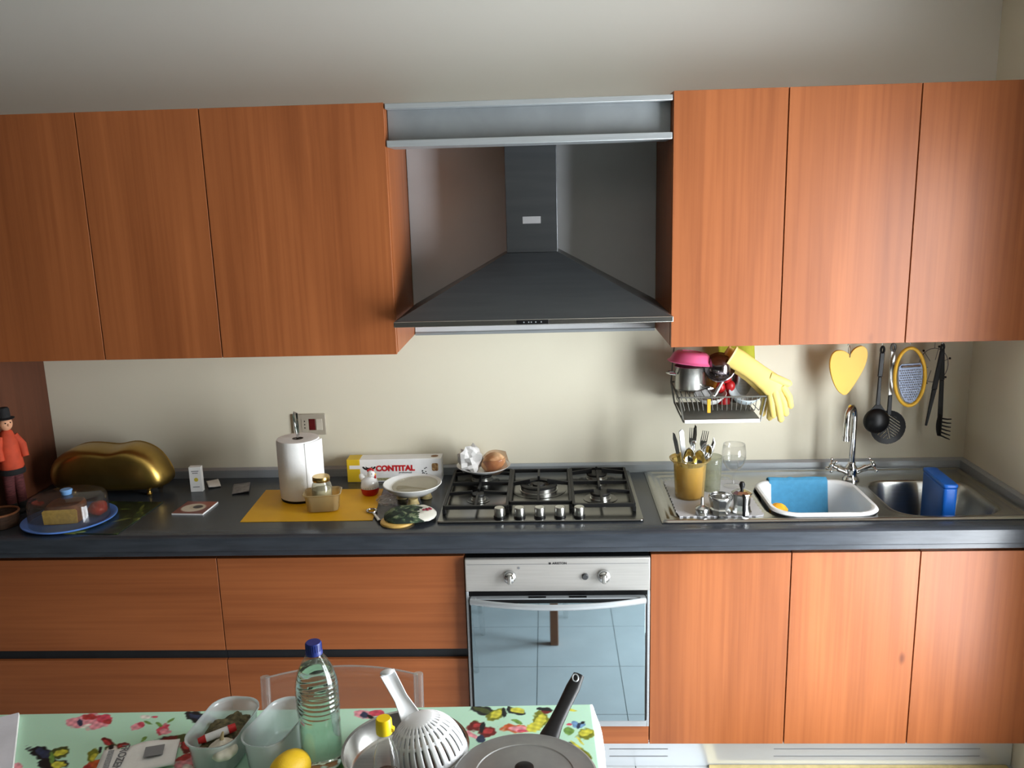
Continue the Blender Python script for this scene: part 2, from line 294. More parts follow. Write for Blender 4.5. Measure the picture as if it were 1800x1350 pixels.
# ================================================================== the setting
XR = 1.53; XL = -4.6; YB = -5.4; ZC = 2.72
def struct(m, name, mat, **kw):
    o = m.build(name, mat, **kw); o['kind'] = 'structure'; return o
floor = struct(M().box(XL, XR, YB, 0, -.06, -.004), 'floor', GROUT, smooth=False)
T = .345
tile_me = None
for i in range(-12, 5):
    for j in range(-14, 1):
        x0 = -.085 + i*T; y0 = -1.37 + j*T + 3*T
        if x0 < XL or x0 + T > XR + .2 or y0 < YB or y0 + T > -.30: continue
        if tile_me is None:
            o = M().box(0, T - .003, 0, T - .003, -.004, 0).build('tile', TILE, floor, smooth=False, bev=.0012, seg=1)
            tile_me = o.data
        else:
            o = bpy.data.objects.new('tile', tile_me); COL.objects.link(o); o.parent = floor
        o.location = (x0 + .0015, y0 + .0015, 0)
struct(M().box(XL, XR, 0, .12, 0, ZC), 'wall_back', WALL2, smooth=False)
struct(M().box(XL - .12, XL, YB, .12, 0, ZC), 'wall_left', DIMWALL, smooth=False)
struct(M().box(XL - .12, XR + .12, YB - .12, YB, 0, ZC), 'wall_front', DIMWALL, smooth=False)
struct(M().box(XL - .12, XR + .12, YB - .12, .12, ZC, ZC + .1), 'ceiling', WHITEW, smooth=False)
y0, y1, z0, z1 = WIN
wr = M().box(XR, XR + .12, y1, .12, 0, ZC).box(XR, XR + .12, YB, y0, 0, ZC).box(XR, XR + .12, y0, y1, 0, z0).box(XR, XR + .12, y0, y1, z1, ZC)
struct(wr, 'wall_right', WALL, smooth=False)
wf = M()
ym = (y0 + y1)/2
for a, b in ((y0, y0 + .05), (y1 - .05, y1), (ym - .04, ym + .04)): wf.box(XR + .03, XR + .09, a, b, z0, z1)
for a, b in ((z0, z0 + .06), (z1 - .05, z1)): wf.box(XR + .031, XR + .089, y0, y1, a, b)
win = struct(wf, 'window_1', WHITEP, smooth=False)
for a, b in ((y0 + .05, ym - .04), (ym + .04, y1 - .05)):
    M().box(XR + .056, XR + .062, a, b, z0 + .06, z1 - .05).build('pane', GLASS, win, smooth=False)
M().box(XR + .005, XR + .03, ym - .012, ym + .012, 1.0, 1.12).build('handle', CHROME, win, bev=.004)
struct(M().box(XR + .001, XR + .029, y0, y1, .0005, z0 - .0005), 'trim_3', WHITEW, bev=.004)
# aluminium upstand along the back and the right wall
struct(M().prism([(-.018, .9), (-.002, .9), (-.002, .938), (-.010, .938), (-.018, .930)], -1.925, XR - .002, 'x'), 'trim_1', ALU, smooth=False)
struct(M().prism([(XR - .018, .9), (XR - .002, .9), (XR - .002, .938), (XR - .010, .938), (XR - .018, .930)], -.612, -.0185, 'y'), 'trim_2', ALU, smooth=False)

# ================================================================== wall cabinets
def wall_cab(x0, x1, z0, z1, label):
    t = thing('wall_cabinet', label, 'cabinet', ((x0+x1)/2, -.2, z0), group='wall cabinets')
    h = (x1-x0)/2; H = z1 - z0
    M().box(-h + .0005, h - .0005, -.178, .198, .003, H - .001).build('body', WOODV, t, smooth=False)
    M().box(-h + .0019, h - .0019, -.2, -.1795, 0, H).build('door', WOODV, t, bev=.0007)
    return t
wall_cab(-2.30, -1.484, 1.441, 2.229, 'leftmost wall cabinet with dim cherry door above the doll')
wall_cab(-1.484, -1.0893, 1.441, 2.229, 'narrow cherry wall cabinet above the brass bread bin')
wall_cab(-1.0893, -.5086, 1.441, 2.229, 'wide cherry wall cabinet left of the cooker hood')
wall_cab(.3783, .7266, 1.446, 2.236, 'narrow cherry wall cabinet right of the hood, above the dish rack')
wall_cab(.7266, 1.1221, 1.446, 2.236, 'cherry wall cabinet above the yellow heart board')
wall_cab(1.1221, XR - .002, 1.446, 2.236, 'rightmost cherry wall cabinet above the black utensils')
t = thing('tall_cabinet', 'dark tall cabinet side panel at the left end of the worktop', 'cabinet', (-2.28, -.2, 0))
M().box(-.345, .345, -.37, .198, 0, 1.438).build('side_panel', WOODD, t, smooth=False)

# ================================================================== cooker hood niche
t = thing('hood_back_panel', 'grey metal sheet on the wall behind the cooker hood', 'panel', (-.066, -.004, 1.447))
M().box(-.4405, .4425, -.002, .002, 0, .755).build('sheet', ALUD, t, smooth=False)
M().box(-.4405, .4425, -.008, -.0021, -.006, .004).build('lower_trim', ALU, t, bev=.001)
t = thing('hood_valance', 'grey aluminium channel rail bridging the cabinets above the hood', 'rail', (-.0655, -.4, 2.095))
M().box(-.441, .4425, 0, .14, .114, .131).build('top_flange', ALU, t, bev=.002)
M().box(-.441, .4425, 0, .14, 0, .021).build('bottom_flange', ALU, t, bev=.002)
M().box(-.4405, .442, .045, .06, .0215, .1135).build('recessed_plate', P('satin_grey_plate', (146,152,156), .45, .3), t, smooth=False)
M().box(-.4405, .442, .141, .396, .112, .130).build('top_board', ALUD, t, smooth=False)
t = thing('cooker_hood', 'grey steel pyramid cooker hood with square chimney above the hob', 'cooker hood', (-.0625, 0, 1.543))
x0, x1 = -.4355, .4355
M().box(x0, x1, -.5, -.009, 0, .018).build('canopy_rim', STEEL, t, bev=.002)
cw = .0855; zt = .2075
M().add([(x0+.004, -.496, .0182), (x1-.004, -.496, .0182), (x1-.004, -.009, .0182), (x0+.004, -.009, .0182), (-cw, -.25, zt), (cw, -.25, zt), (cw, -.009, zt), (-cw, -.009, zt)],
        [(0,1,5,4), (1,2,6,5), (2,3,7,6), (3,0,4,7), (0,3,2,1), (4,5,6,7)]).build('pyramid', STEELH, t, smooth=False)
M().box(-cw, cw, -.25, -.009, zt + .0005, .6485).build('chimney', STEELH, t, bev=.002)
M().box(-.03, .03, -.2512, -.2502, .303, .326).build('label_sticker', P('silver_label', (150,150,152), .5, .2), t, smooth=False)
cp = M().box(-.05, .05, -.503, -.5005, .003, .0165).build('control_panel', BLACKP, t, bev=.001)
for k in (-.027, -.012, -.004, .010, .027): M().cyl((k, -.5035, .0095), (k, -.503, .0095), .0022, n=10).build('button', ALU, cp)
M().box(-.36, .36, -.45, -.06, -.004, -.0005).build('filter', ALU, t, smooth=False)

# ================================================================== base units
YF = -.58; ZB = .1324; ZT = .811
def base_body(t, h, top=.809):
    M().box(-h + .0005, h - .0005, .0205, .57, 0, top - ZB).build('body', WOODV, t, smooth=False)
def base_cab(x0, x1, label):
    t = thing('base_cabinet', label, 'cabinet', ((x0+x1)/2, YF, ZB), group='base cabinets'); h = (x1-x0)/2
    base_body(t, h, .735)
    M().box(-h + .0019, h - .0019, 0, .02, 0, ZT - ZB).build('door', WOODV, t, bev=.0007)
base_cab(.2975, .7423, 'cherry base cabinet directly right of the oven')
base_cab(.7423, 1.1436, 'cherry base cabinet under the white wash tub')
base_cab(1.1436, XR - .002, 'rightmost cherry base cabinet under the empty right basin')
def drawer_cab(x0, x1, label):
    t = thing('drawer_cabinet', label, 'cabinet', ((x0+x1)/2, YF, ZB), group='drawer cabinets'); h = (x1-x0)/2
    base_body(t, h)
    M().box(-h + .0016, h - .0016, 0, .02, .485 - ZB, ZT - ZB).build('drawer_front', WOODH, t, bev=.0007)
    M().box(-h + .0016, h - .0016, 0, .02, 0, .449 - ZB).build('drawer_front', WOODH, t, bev=.0007)
    M().box(-h + .0006, h - .0006, .013, .02, .4495 - ZB, .4845 - ZB).build('grip_profile', DARKGAP, t, smooth=False)
drawer_cab(-1.93, -1.1059, 'dim cherry drawer cabinet at the far left below the cake stand')
drawer_cab(-1.1059, -.2975, 'wide cherry drawer cabinet left of the oven')
t = thing('oven_cabinet', 'cherry housing strip beneath the built-in oven', 'cabinet', (0, YF, ZB))
M().box(-.2959, .2959, 0, .02, 0, .208 - ZB).build('front_strip', WOODH, t, bev=.0015)
M().box(-.2965, .2965, .0205, .57, 0, .075).build('body', WOODV, t, smooth=False)
t = thing('plinth', 'bright aluminium plinth with vent slots under the base cabinets', 'plinth', (-.2, -.515, 0))
pl = M().box(-1.73, 1.727, 0, .016, .0005, ZB - .001).build('board', P('polished_aluminium_plinth', (222,228,232), .2, .6, var=.03, vs=3), t, bev=.002)
for a, b in ((.37, .57), (.93, 1.62)):
    for z in (.038, .066, .094): M().box(a, b, -.0008, -.0001, z, z + .003).build('vent_slot', GREYINK, pl, smooth=False)

# ================================================================== worktop
HOLE = (.665, 1.47, -.54, -.13)
prof = [(HOLE[2], .83), (-.604, .83), (-.607, .832), (-.607, .846), (-.610, .848), (-.614, .851), (-.614, .885), (-.611, .893), (-.604, .898), (-.595, .9), (HOLE[2], .9)]
wt = M().prism(prof, -1.928, XR - .002, 'x')
wt.box(-1.928, XR - .002, HOLE[3], -.001, .83, .9).box(-1.928, HOLE[0], HOLE[2], HOLE[3], .83, .9).box(HOLE[1], XR - .002, HOLE[2], HOLE[3], .83, .9)
o = wt.build('worktop', DARKTOP, ang=25); o['label'] = 'long dark slate laminate kitchen worktop with rounded front edge'; o['category'] = 'worktop'

# ================================================================== oven
t = thing('built_in_oven', 'stainless built-in oven with mirrored glass door and two knobs', 'oven', (0, -.60, .211))
M().box(-.2945, .2945, .012, .55, .076 - .075, .598).build('body', STEEL, t, bev=.002)
cpn = M().box(-.2945, .2945, -.004, .0118, .487, .599).build('control_panel', PANELST, t, bev=.003)
M().box(-.288, .288, -.0045, -.0041, .5795, .5808).build('panel_groove', GREYINK, t, smooth=False)
M().box(-.286, .286, .006, .0119, .468, .4865).build('dark_gap', BLACKP, t, smooth=False)
for s in (-1, 1): M().box(*sorted((s*.2945, s*.2865)), .0, .0119, .0, .4865).build('side_trim', ALU, t, bev=.001)
M().box(-.2862, .2862, .0, .0119, .0, .022).build('bottom_trim', ALU, t, bev=.001)
d = M().box(-.284, .284, -.012, .0119, .028, .462).build('door', BLACKP, t, bev=.002)
M().box(-.279, .279, -.0165, -.0122, .031, .452).build('glass', OVENGLASS, d, bev=.001)
M().box(-.279, .279, -.012, .0119, .4622, .4665).build('door_top', ALU, d, bev=.001)
for s in (-1, 1): M().box(s*.065 - .028, s*.065 + .028, -.009, .002, .4667, .4675).build('vent_slot', BLACKP, d, smooth=False)
hp = [(-.279 + .558*k/24, -.022 - .042*(1 - ((k-12)/12)**2), .462 - .002*(1 - ((k-12)/12)**2)) for k in range(25)]
hm = M().tube(hp, .0105, 12, flat=.55, nrm=(0, 1, 0))
for s in (-1, 1): hm.box(*sorted((s*.279, s*.262)), -.026, -.012, .452, .472)
hm.build('door_handle', ALU, d, ang=50)
for kx in (-.1516, .1475):
    k = M().lathe([(0, .0), (.021, .0), (.021, .008), (.019, .016), (.013, .022), (0, .023)], 28, mx=Matrix.Translation((kx, -.0042, .5395)) @ Matrix.Rotation(R(90), 4, 'X')).build('knob', CHROME, cpn, ang=50)
    M().box(kx - .006, kx + .006, -.031, -.022, .522, .551).build('grip', SATIN, k, bev=.003)
M().lathe([(0, 0), (.0105, 0), (.0105, .005), (.008, .008), (0, .008)], 20, mx=Matrix.Translation((.0885, -.0042, .5375)) @ Matrix.Rotation(R(90), 4, 'X')).build('push_button', P('dark_button', (70,72,74), .35, .3), cpn)
M().cyl((-.1225, -.0048, .568), (-.1225, -.0042, .568), .004, n=12).build('indicator_light', GREYINK, cpn)
M().box(-.0265, -.0195, -.0046, -.0042, .579, .586).build('emblem', INK, cpn, smooth=False)
text('lettering', 'ARISTON', .0105, INK, cpn, (.008, -.0044, .5825), (R(90), 0, 0), .0003, .0002, 1.05)

# ================================================================== gas hob
t = thing('gas_hob', 'stainless five-burner gas hob with black grates and five knobs', 'hob', (-.053, -.27, .9))
M().prism(rrect(-.335, .336, -.257, .257, .012, 4), .0002, .008, 'z').build('plate', HOBSTEEL, t, bev=.003, seg=3)
def burner(x, y, r):
    p = M().lathe([(r*1.7, .0081), (r*1.75, .0095), (r*1.5, .0105), (r*1.25, .009), (0, .009)], 36, (x, y, 0)).build('drip_ring', HOBSTEEL, t)
    b = M().lathe([(r*1.06, .0092), (r*1.06, .012), (r*.95, .0125), (r*.95, .022), (r*1.0, .024), (0, .024)], 36, (x, y, 0)).build('burner_crown', SATIN, t, ang=30)
    M().lathe([(r*1.0, .0242), (r*1.02, .029), (r*.96, .032), (r*.2, .0335), (0, .033)], 36, (x, y, 0)).build('burner_cap', IRON, b, ang=40)
    return b
bl = [(-.217, .165, .037), (-.214, -.053, .024), (.208, .160, .037), (.208, -.052, .034)]
for x, y, r in bl: burner(x, y, r)
x, y = -.005, .047
b = M().lathe([(.068, .0092), (.068, .012), (.064, .013), (.064, .026), (.040, .026), (.040, .014), (0, .014)], 48, (x, y, 0)).build('burner_crown', SATIN, t, ang=30)
M().lathe([(.038, .0262), (.038, .031), (.042, .033), (.062, .033), (.066, .030), (.066, .0262), (.038, .0262)], 48, (x, y, 0)).build('burner_cap', IRON, b, ang=40)
M().lathe([(.022, .0142), (.022, .028), (.020, .031), (0, .032)], 32, (x, y, 0)).build('inner_cap', IRON, b, ang=40)
M().lathe([(.095, .0081), (.098, .0092), (.088, .0098), (0, .009)], 48, (x, y, 0)).build('drip_ring', HOBSTEEL, t)
def grate(x0, x1, y0, y1, fingers, mids=()):
    g = M(); q = .0048; zb, zt_ = .024, .0365
    def bar(ax, ay, bx, by, za=zb, zb_=zt_):
        if abs(ax - bx) > abs(ay - by): g.box(min(ax, bx), max(ax, bx), ay - q, ay + q, za, zb_)
        else: g.box(ax - q, ax + q, min(ay, by), max(ay, by), za, zb_)
    bar(x0, y0, x1, y0); bar(x0, y1, x1, y1); bar(x0, y0, x0, y1, zb + .0002, zt_ - .0002); bar(x1, y0, x1, y1, zb + .0002, zt_ - .0002)
    for ym_ in mids: bar(x0, ym_, x1, ym_, zb + .0001, zt_ - .0001)
    for ax in (x0, x1):
        for ay in (y0, y1): g.box(ax - .006, ax + .006, ay - .006, ay + .006, .0082, zb + .001)
    for (ax, ay, bx, by, rise) in fingers:
        A = Vector((ax, ay, 0)); B = Vector((bx, by, 0)); d_ = (B - A).normalized(); n_ = Vector((-d_.y, d_.x, 0))*.004
        g.add([A - n_ + Vector((0,0,zb)), A + n_ + Vector((0,0,zb)), B + n_ + Vector((0,0,zb + .008)), B - n_ + Vector((0,0,zb + .008)),
               A - n_ + Vector((0,0,zt_)), A + n_ + Vector((0,0,zt_)), B + n_ + Vector((0,0,zt_ + rise)), B - n_ + Vector((0,0,zt_ + rise))],
              [(0,3,2,1), (4,5,6,7), (0,1,5,4), (1,2,6,5), (2,3,7,6), (3,0,4,7)])
    g.build('pan_support', IRON, t, smooth=False, bev=.0012, seg=1)
def four(cx, cy, x0, x1, y0, y1, gap, rise=.006):
    return [(cx, y0, cx, cy - gap, rise), (cx, y1, cx, cy + gap, rise), (x0, cy, cx - gap, cy, rise), (x1, cy, cx + gap, cy, rise)]
grate(-.318, -.109, -.186, .206, four(-.217, .165, -.318, -.109, .055, .206, .018) + four(-.214, -.053, -.318, -.109, -.186, .055, .02), (.055,))
grate(-.100, .104, -.150, .198, four(-.005, .047, -.100, .104, -.150, .198, .03, .012))
grate(.113, .312, -.180, .205, four(.208, .160, .113, .312, .055, .205, .018, .012) + four(.208, -.052, .113, .312, -.180, .055, .022), (.055,))
for kx in (-.132, -.066, 0, .066, .129):
    M().lathe([(.0195, .0081), (.0195, .013), (0, .013)], 24, (kx, -.2225, 0)).build('knob_skirt', BLACKP, t)
    M().lathe([(.0165, .0132), (.0172, .016), (.0168, .040), (.0150, .0425), (0, .0425)], 28, (kx, -.2225, 0)).build('knob', SATIN, t, ang=40)

# ================================================================== sink
SX0, SX1, SY0, SY1 = .338, 1.508, -.545, -.022
B1 = (.690, 1.045, -.525, -.185); B2 = (1.095, 1.440, -.515, -.165)
def sd(x, y, b, r):
    cx, cy = (b[0]+b[1])/2, (b[2]+b[3])/2; dx = np.abs(x-cx) - (b[1]-b[0])/2 + r; dy = np.abs(y-cy) - (b[3]-b[2])/2 + r
    return np.hypot(np.maximum(dx, 0), np.maximum(dy, 0)) + np.minimum(np.maximum(dx, dy), 0) - r
def sst(e0, e1, x):
    u = np.clip((x-e0)/(e1-e0), 0, 1); return u*u*(3-2*u)
nx, ny = 390, 176
xs = np.linspace(SX0, SX1, nx+1); ys = np.linspace(SY0, SY1, ny+1); X, Y = np.meshgrid(xs, ys)
edge = -sd(X, Y, (SX0, SX1, SY0, SY1), .02)
Z = .9085 - .006*(1 - sst(0, .008, edge)) - .0035*sst(.016, .030, edge)
for b_, dp in ((B1, .155), (B2, .16)):
    d_ = sd(X, Y, b_, .085); Z -= dp*sst(0.0, .05, -d_); Z += .0012*np.exp(-((d_ - .006)/.005)**2)
dr = sd(X, Y, (.372, .655, -.505, -.07), .03)
Z -= .004*sst(0, .015, -dr); Z += .0022*sst(0, .02, -dr)*np.sin((X - .372)/.030*2*math.pi)**2*sst(.008, .03, -dr)
sm = M(); sm.v = list(map(tuple, np.stack([X, Y, Z], -1).reshape(-1, 3).tolist())); W_ = nx + 1
sm.f = [(j*W_+i, j*W_+i+1, (j+1)*W_+i+1, (j+1)*W_+i) for j in range(ny) for i in range(nx)]
t = thing('kitchen_sink', 'stainless double-bowl sink with ribbed drainer set into the worktop', 'sink', (.92, -.28, .9))
sm.build('sink_top', STEEL, t, loc=(-.92, .28, -.9), merge=False, ang=80)
for b_, dp in ((B1, .155), (B2, .16)):
    cx, cy = (b_[0]+b_[1])/2 - .92, (b_[2]+b_[3])/2 + .28
    M().lathe([(.036, .0065), (.034, .0085), (.02, .0075), (0, .0075)], 28, (cx, cy, -dp)).build('drain', CHROME, t)
# mixer tap
t = thing('mixer_tap', 'chrome arched mixer tap with two cross handles behind the basins', 'tap', (1.064, -.155, .9055))
M().lathe([(.029, 0), (.030, .004), (.024, .010), (.019, .022), (.021, .036), (.019, .050), (.013, .060), (.0135, .066), (.0115, .068), (0, .068)], 32).build('body', CHROME, t, ang=60)
sp = [(0, 0, .066), (0, 0, .12), (0, 0, .19), (0, 0, .228)]
dv = Vector((-.045, -.058, 0)); rr = dv.length/2; ctr = dv/2
for k in range(1, 13):
    a = R(180 - 15*k); sp.append((ctr.x - dv.normalized().x*rr*-math.cos(a), ctr.y - dv.normalized().y*rr*-math.cos(a), .228 + rr*1.35*math.sin(a)))
sp += [(dv.x, dv.y, .20), (dv.x, dv.y, .178)]
M().tube(sp, .0105, 16).build('spout', CHROME, t, ang=60)
M().cyl((dv.x, dv.y, .164), (dv.x, dv.y, .18), .0128, n=20).build('aerator', CHROME, t)
for s in (-1, 1):
    d_ = Vector((s*.062, -.006, .030)); p0 = Vector((s*.014, 0, .030))
    hd = M().cyl(p0, p0 + d_*.42, .0105, n=16).cyl(p0 + d_*.42, p0 + d_*.62, .0125, n=16).cyl(p0 + d_*.62, p0 + d_*.95, .0075, n=14).build('valve', CHROME, t, ang=50)
    c = p0 + d_*.95; u, v = frame(d_); cr = M().ball(c, .010, 14, 8)
    for q in (u + v, u - v):
        q = q.normalized(); cr.cyl(c - q*.024, c + q*.024, .0036, n=10); cr.ball(c + q*.026, .0062, 12, 8); cr.ball(c - q*.026, .0062, 12, 8)
    cr.build('cross_handle', CHROME, hd, ang=60)

# wash tub in the left basin
def tub(prof_fn, levels, corner=.06, n=8):
    m = M(); rings = []
    for (hx, hy, z) in levels:
        rings.append([(p[0], p[1], z) for p in rrect(-hx, hx, -hy, hy, min(corner, hx*.9, hy*.9), n)])
    k = len(rings[0]); vs = [p for r_ in rings for p in r_]
    fs = [(i*k + a, i*k + (a+1) % k, (i+1)*k + (a+1) % k, (i+1)*k + a) for i in range(len(rings)-1) for a in range(k)]
    fs.append(tuple(range((len(rings)-1)*k, len(rings)*k))); return m.add(vs, fs)
t = thing('wash_tub', 'white plastic wash tub sitting in the left basin', 'tub', (.872, -.362, .77))
tub(None, [(.170, .168, .139), (.174, .172, .146), (.170, .168, .153), (.160, .158, .152), (.156, .154, .142), (.150, .148, .08), (.142, .140, .010), (.130, .128, .004)], .075).build('shell', WHITEP, t, solid=.003, off=-1, ang=60)
def cl(u, v):
    # hangs over the back rim of the tub, then lies down the inside wall
    x = -.118 + .205*u; s = v
    pts = [(.178, .115), (.176, .150), (.164, .158), (.152, .150), (.144, .085), (.134, .022), (.10, .012), (.04, .010), (-.035, .013)]
    q = s*(len(pts)-1); i = min(int(q), len(pts)-2); f_ = q - i
    y = pts[i][0]*(1-f_) + pts[i+1][0]*f_; z = pts[i][1]*(1-f_) + pts[i+1][1]*f_
    return (x + .012*s, y, z + .0035*math.exp(-((u - .38)/.03)**2) + .0012*math.sin(u*9 + v*5))
o = M().grid(cl, 30, 40).build('dish_cloth', BLUEC, loc=(.872, -.362, .7745), solid=.002, ang=70)
o['label'] = 'light blue dish cloth draped over the back of the white tub'; o['category'] = 'cloth'
def lump(c, r, seed, amp=.12, fr=3.0, n=28, m=18, mx=None):
    g = random.Random(seed); ph = [(g.uniform(-fr, fr), g.uniform(-fr, fr), g.uniform(-fr, fr), g.uniform(0, 6.3)) for _ in range(9)]
    def fn(u, v):
        a = 2*math.pi*u; b = math.pi*(v - .5); d = Vector((math.cos(b)*math.cos(a), math.cos(b)*math.sin(a), math.sin(b)))
        k = 1 + amp*sum(math.sin(p[0]*d.x*2 + p[1]*d.y*2 + p[2]*d.z*2 + p[3]) for p in ph)/4
        return (c[0] + r[0]*d.x*k, c[1] + r[1]*d.y*k, c[2] + r[2]*d.z*k)
    return M().grid(fn, n, m, True, mx=mx)
o = lump((0, 0, .024), (.030, .026, .022), 3, .14).build('scrub_sponge', P('orange_sponge', (236,170,40), .8, var=.15, vs=60, bump=.4, bs=300), loc=(.742, -.405, .866), ang=80)
o['label'] = 'small orange-yellow sponge stuck to the left side of the tub'; o['category'] = 'sponge'
t = thing('blue_box', 'upright bright blue plastic box standing in the right basin', 'box', (1.292, -.345, .749), R(-3))
M().prism(rrect(-.022, .022, -.095, .095, .010, 4), 0, .218, 'z').build('body', BLUED, t, bev=.004)
M().prism(rrect(-.024, .024, -.097, .097, .012, 4), .2185, .232, 'z').build('lid', BLUED, t, bev=.004)
# drainer mat with pinked edge
pts = []
for i, (a, b) in enumerate((((.395, -.150), (.395, -.49)), ((.40, -.505), (.665, -.507)), ((.672, -.50), (.672, -.155)), ((.66, -.145), (.405, -.145)))):
    for k in range(24):
        f_ = k/24; e = .0022*(1 if k % 2 else -1)
        pts.append((a[0] + (b[0]-a[0])*f_ + (e if i % 2 == 0 else 0), a[1] + (b[1]-a[1])*f_ + (e if i % 2 else 0)))
o = M().prism([(x - .53, y + .32) for x, y in pts], 0, .003, 'z').build('drainer_mat', P('silver_grey_mat', (188,188,192), .5, .15, var=.05), loc=(.53, -.32, .9055), smooth=False)
o['label'] = 'silver grey mat with pinked edges on the sink drainer'; o['category'] = 'mat'
ZM = .9088
# cutlery holder and cutlery
AMBER = clear('amber_plastic', (252,238,190), .30, (232,214,150), .12)
t = thing('cutlery_holder', 'amber translucent plastic cutlery holder on the drainer mat', 'holder', (.462, -.315, ZM))
M().lathe([(0, .002), (.047, .002), (.049, .006), (.055, .118), (.058, .126), (.068, .134), (.070, .138), (.064, .137), (.056, .130)], 40).build('cup', AMBER, t, solid=.0015, ang=60)
M().lathe([(0, .004), (.040, .004), (.046, .114)], 32).build('inner_cup', P('mustard_liner', (218,198,136), .5, var=.1), t, solid=.001)
HC = Vector((.462, -.315, ZM))
def cutlery(kind, dx, dy, lean, ang, L, label):
    """stands in the cup head up; local z runs up the shaft"""
    t = thing(kind, label, kind.split('_')[0] if kind != 'table_knife' else 'knife', HC + Vector((dx, dy, .012)), rot=(Matrix.Rotation(R(ang), 4, 'Z') @ Matrix.Rotation(R(lean), 4, 'Y')).to_euler(), group='cutlery in the amber holder')
    t.rotation_euler = (Matrix.Rotation(R(ang), 4, 'Z') @ Matrix.Rotation(R(lean), 4, 'Y') @ Matrix.Rotation(R(-ang), 4, 'Z')).to_euler()
    if kind == 'fork':
        M().tube([(0, 0, 0), (0, .001, L*.45), (0, 0, L*.72)], [.0055, .003, .0028], 8, flat=.45, nrm=(0, 1, 0)).build('handle', CHROME, t, ang=60)
        head = M().prism([(-.003, L*.70), (.003, L*.70), (.011, L*.78), (.0115, L*.84), (-.0115, L*.84), (-.011, L*.78)], -.001, .001, 'y')
        h = head.build('head', CHROME, t, smooth=False)
        for k in range(4):
            x = -.0096 + .0064*k; M().prism([(x - .0017, L*.838), (x + .0017, L*.838), (x + .001, L), (x - .001, L)], -.0009, .0009, 'y').build('tine', CHROME, h, smooth=False)
    elif kind == 'spoon':
        M().tube([(0, 0, 0), (0, .001, L*.45), (0, 0, L*.72)], [.0055, .003, .0028], 8, flat=.45, nrm=(0, 1, 0)).build('handle', CHROME, t, ang=60)
        def bf(u, v):
            a = 2*math.pi*u; return (.020*v*math.cos(a)*(1 - .15*math.sin(a)), .010*(1 - v*v) - .002, L*.85 + .030*v*math.sin(a))
        M().grid(bf, 24, 6, True).build('bowl', CHROME, t, solid=.0008, ang=70)
    else:
        M().tube([(0, 0, 0), (0, 0, L*.5)], [.007, .006], 10, flat=.5, nrm=(0, 1, 0)).build('handle', CHROME if kind == 'table_knife' else WHITEP, t, ang=60)
        M().prism([(-.006, L*.5), (.006, L*.5), (.0075, L*.85), (.004, L*.97), (-.002, L), (-.006, L*.9)], -.0006, .0006, 'y').build('blade', CHROME, t, smooth=False)
cutlery('fork', .003, .014, 2, 20, .228, 'fork with upright tines at the centre of the amber holder')
cutlery('fork', .014, .004, 10, 5, .222, 'fork leaning right above the spoons in the amber holder')
cutlery('table_knife', -.012, -.004, 12, 172, .222, 'thin knife blade leaning furthest left in the amber holder')
cutlery('table_knife', .000, .022, 6, 25, .236, 'knife point rising between the two forks')
cutlery('spoon', -.004, -.020, 7, 250, .172, 'large spoon bowl at the front of the amber holder')
cutlery('spoon', .012, -.018, 9, 300, .165, 'spoon bowl right of the large spoon in the amber holder')
cutlery('spoon', .020, .008, 14, 340, .176, 'spoon turned sideways at the right rim of the holder')
t = thing('table_knife', 'white bar handle standing up at the left of the amber holder', 'knife', HC + Vector((-.010, -.012, .012)), group='cutlery in the amber holder')
t.rotation_euler = (0, R(-6), 0)
M().prism([(-.0075, .06), (.0075, .06), (.0085, .225), (.002, .232), (-.0075, .225)], -.0045, .0045, 'y').build('handle', WHITEP, t, bev=.001)
M().prism([(-.006, 0), (.006, 0), (.006, .06), (-.006, .06)], -.0007, .0007, 'y').build('blade', CHROME, t, smooth=False)
o = M().tube([(0, 0, 0), (.02, 0, .08), (.042, 0, .125), (.060, 0, .150), (.068, 0, .178), (.0665, 0, .195)], [.004, .004, .007, .0085, .006, .001], 10, flat=.35, nrm=(0, 1, 0)).build('peeling_knife', CHROME, loc=HC + Vector((.012, .004, .012)), ang=60)
o['label'] = 'curved blade sticking out over the right rim of the amber holder'; o['category'] = 'knife'; o['group'] = 'cutlery in the amber holder'
o = M().lathe([(.0, .0), (.030, .0), (.034, .10), (.0345, .125)], 28).build('drinking_glass', clear('greenish_tumbler', (240,242,234), .2, (206,206,190), .1), loc=(.548, -.252, ZM), solid=.0015, ang=50)
o['label'] = 'pale greenish tumbler behind the amber cutlery holder'; o['category'] = 'glass'
# wine glass
t = thing('wine_glass', 'clear stemmed wine glass standing right of the cutlery', 'glass', (.632, -.215, ZM))
M().lathe([(0, .0035), (.010, .003), (.030, .0012), (.0335, 0), (.0335, .0008), (.028, .003), (.008, .006), (.0042, .012), (.0038, .045), (.0055, .054), (.010, .058)], 36).build('stem', GLASS, t, ang=60)
M().lathe([(0, .060), (.012, .060), (.026, .070), (.037, .088), (.0415, .108), (.041, .128), (.0370, .156)], 40).build('bowl', GLASS, t, solid=.0012, ang=70)
M().lathe([(0, .063), (.011, .063), (.025, .0725), (.0355, .089), (.0392, .104), (0, .104)], 36).build('water', clear('still_water', (246,248,248), .08, (190,194,194), .02, 1.33), t, ang=60)
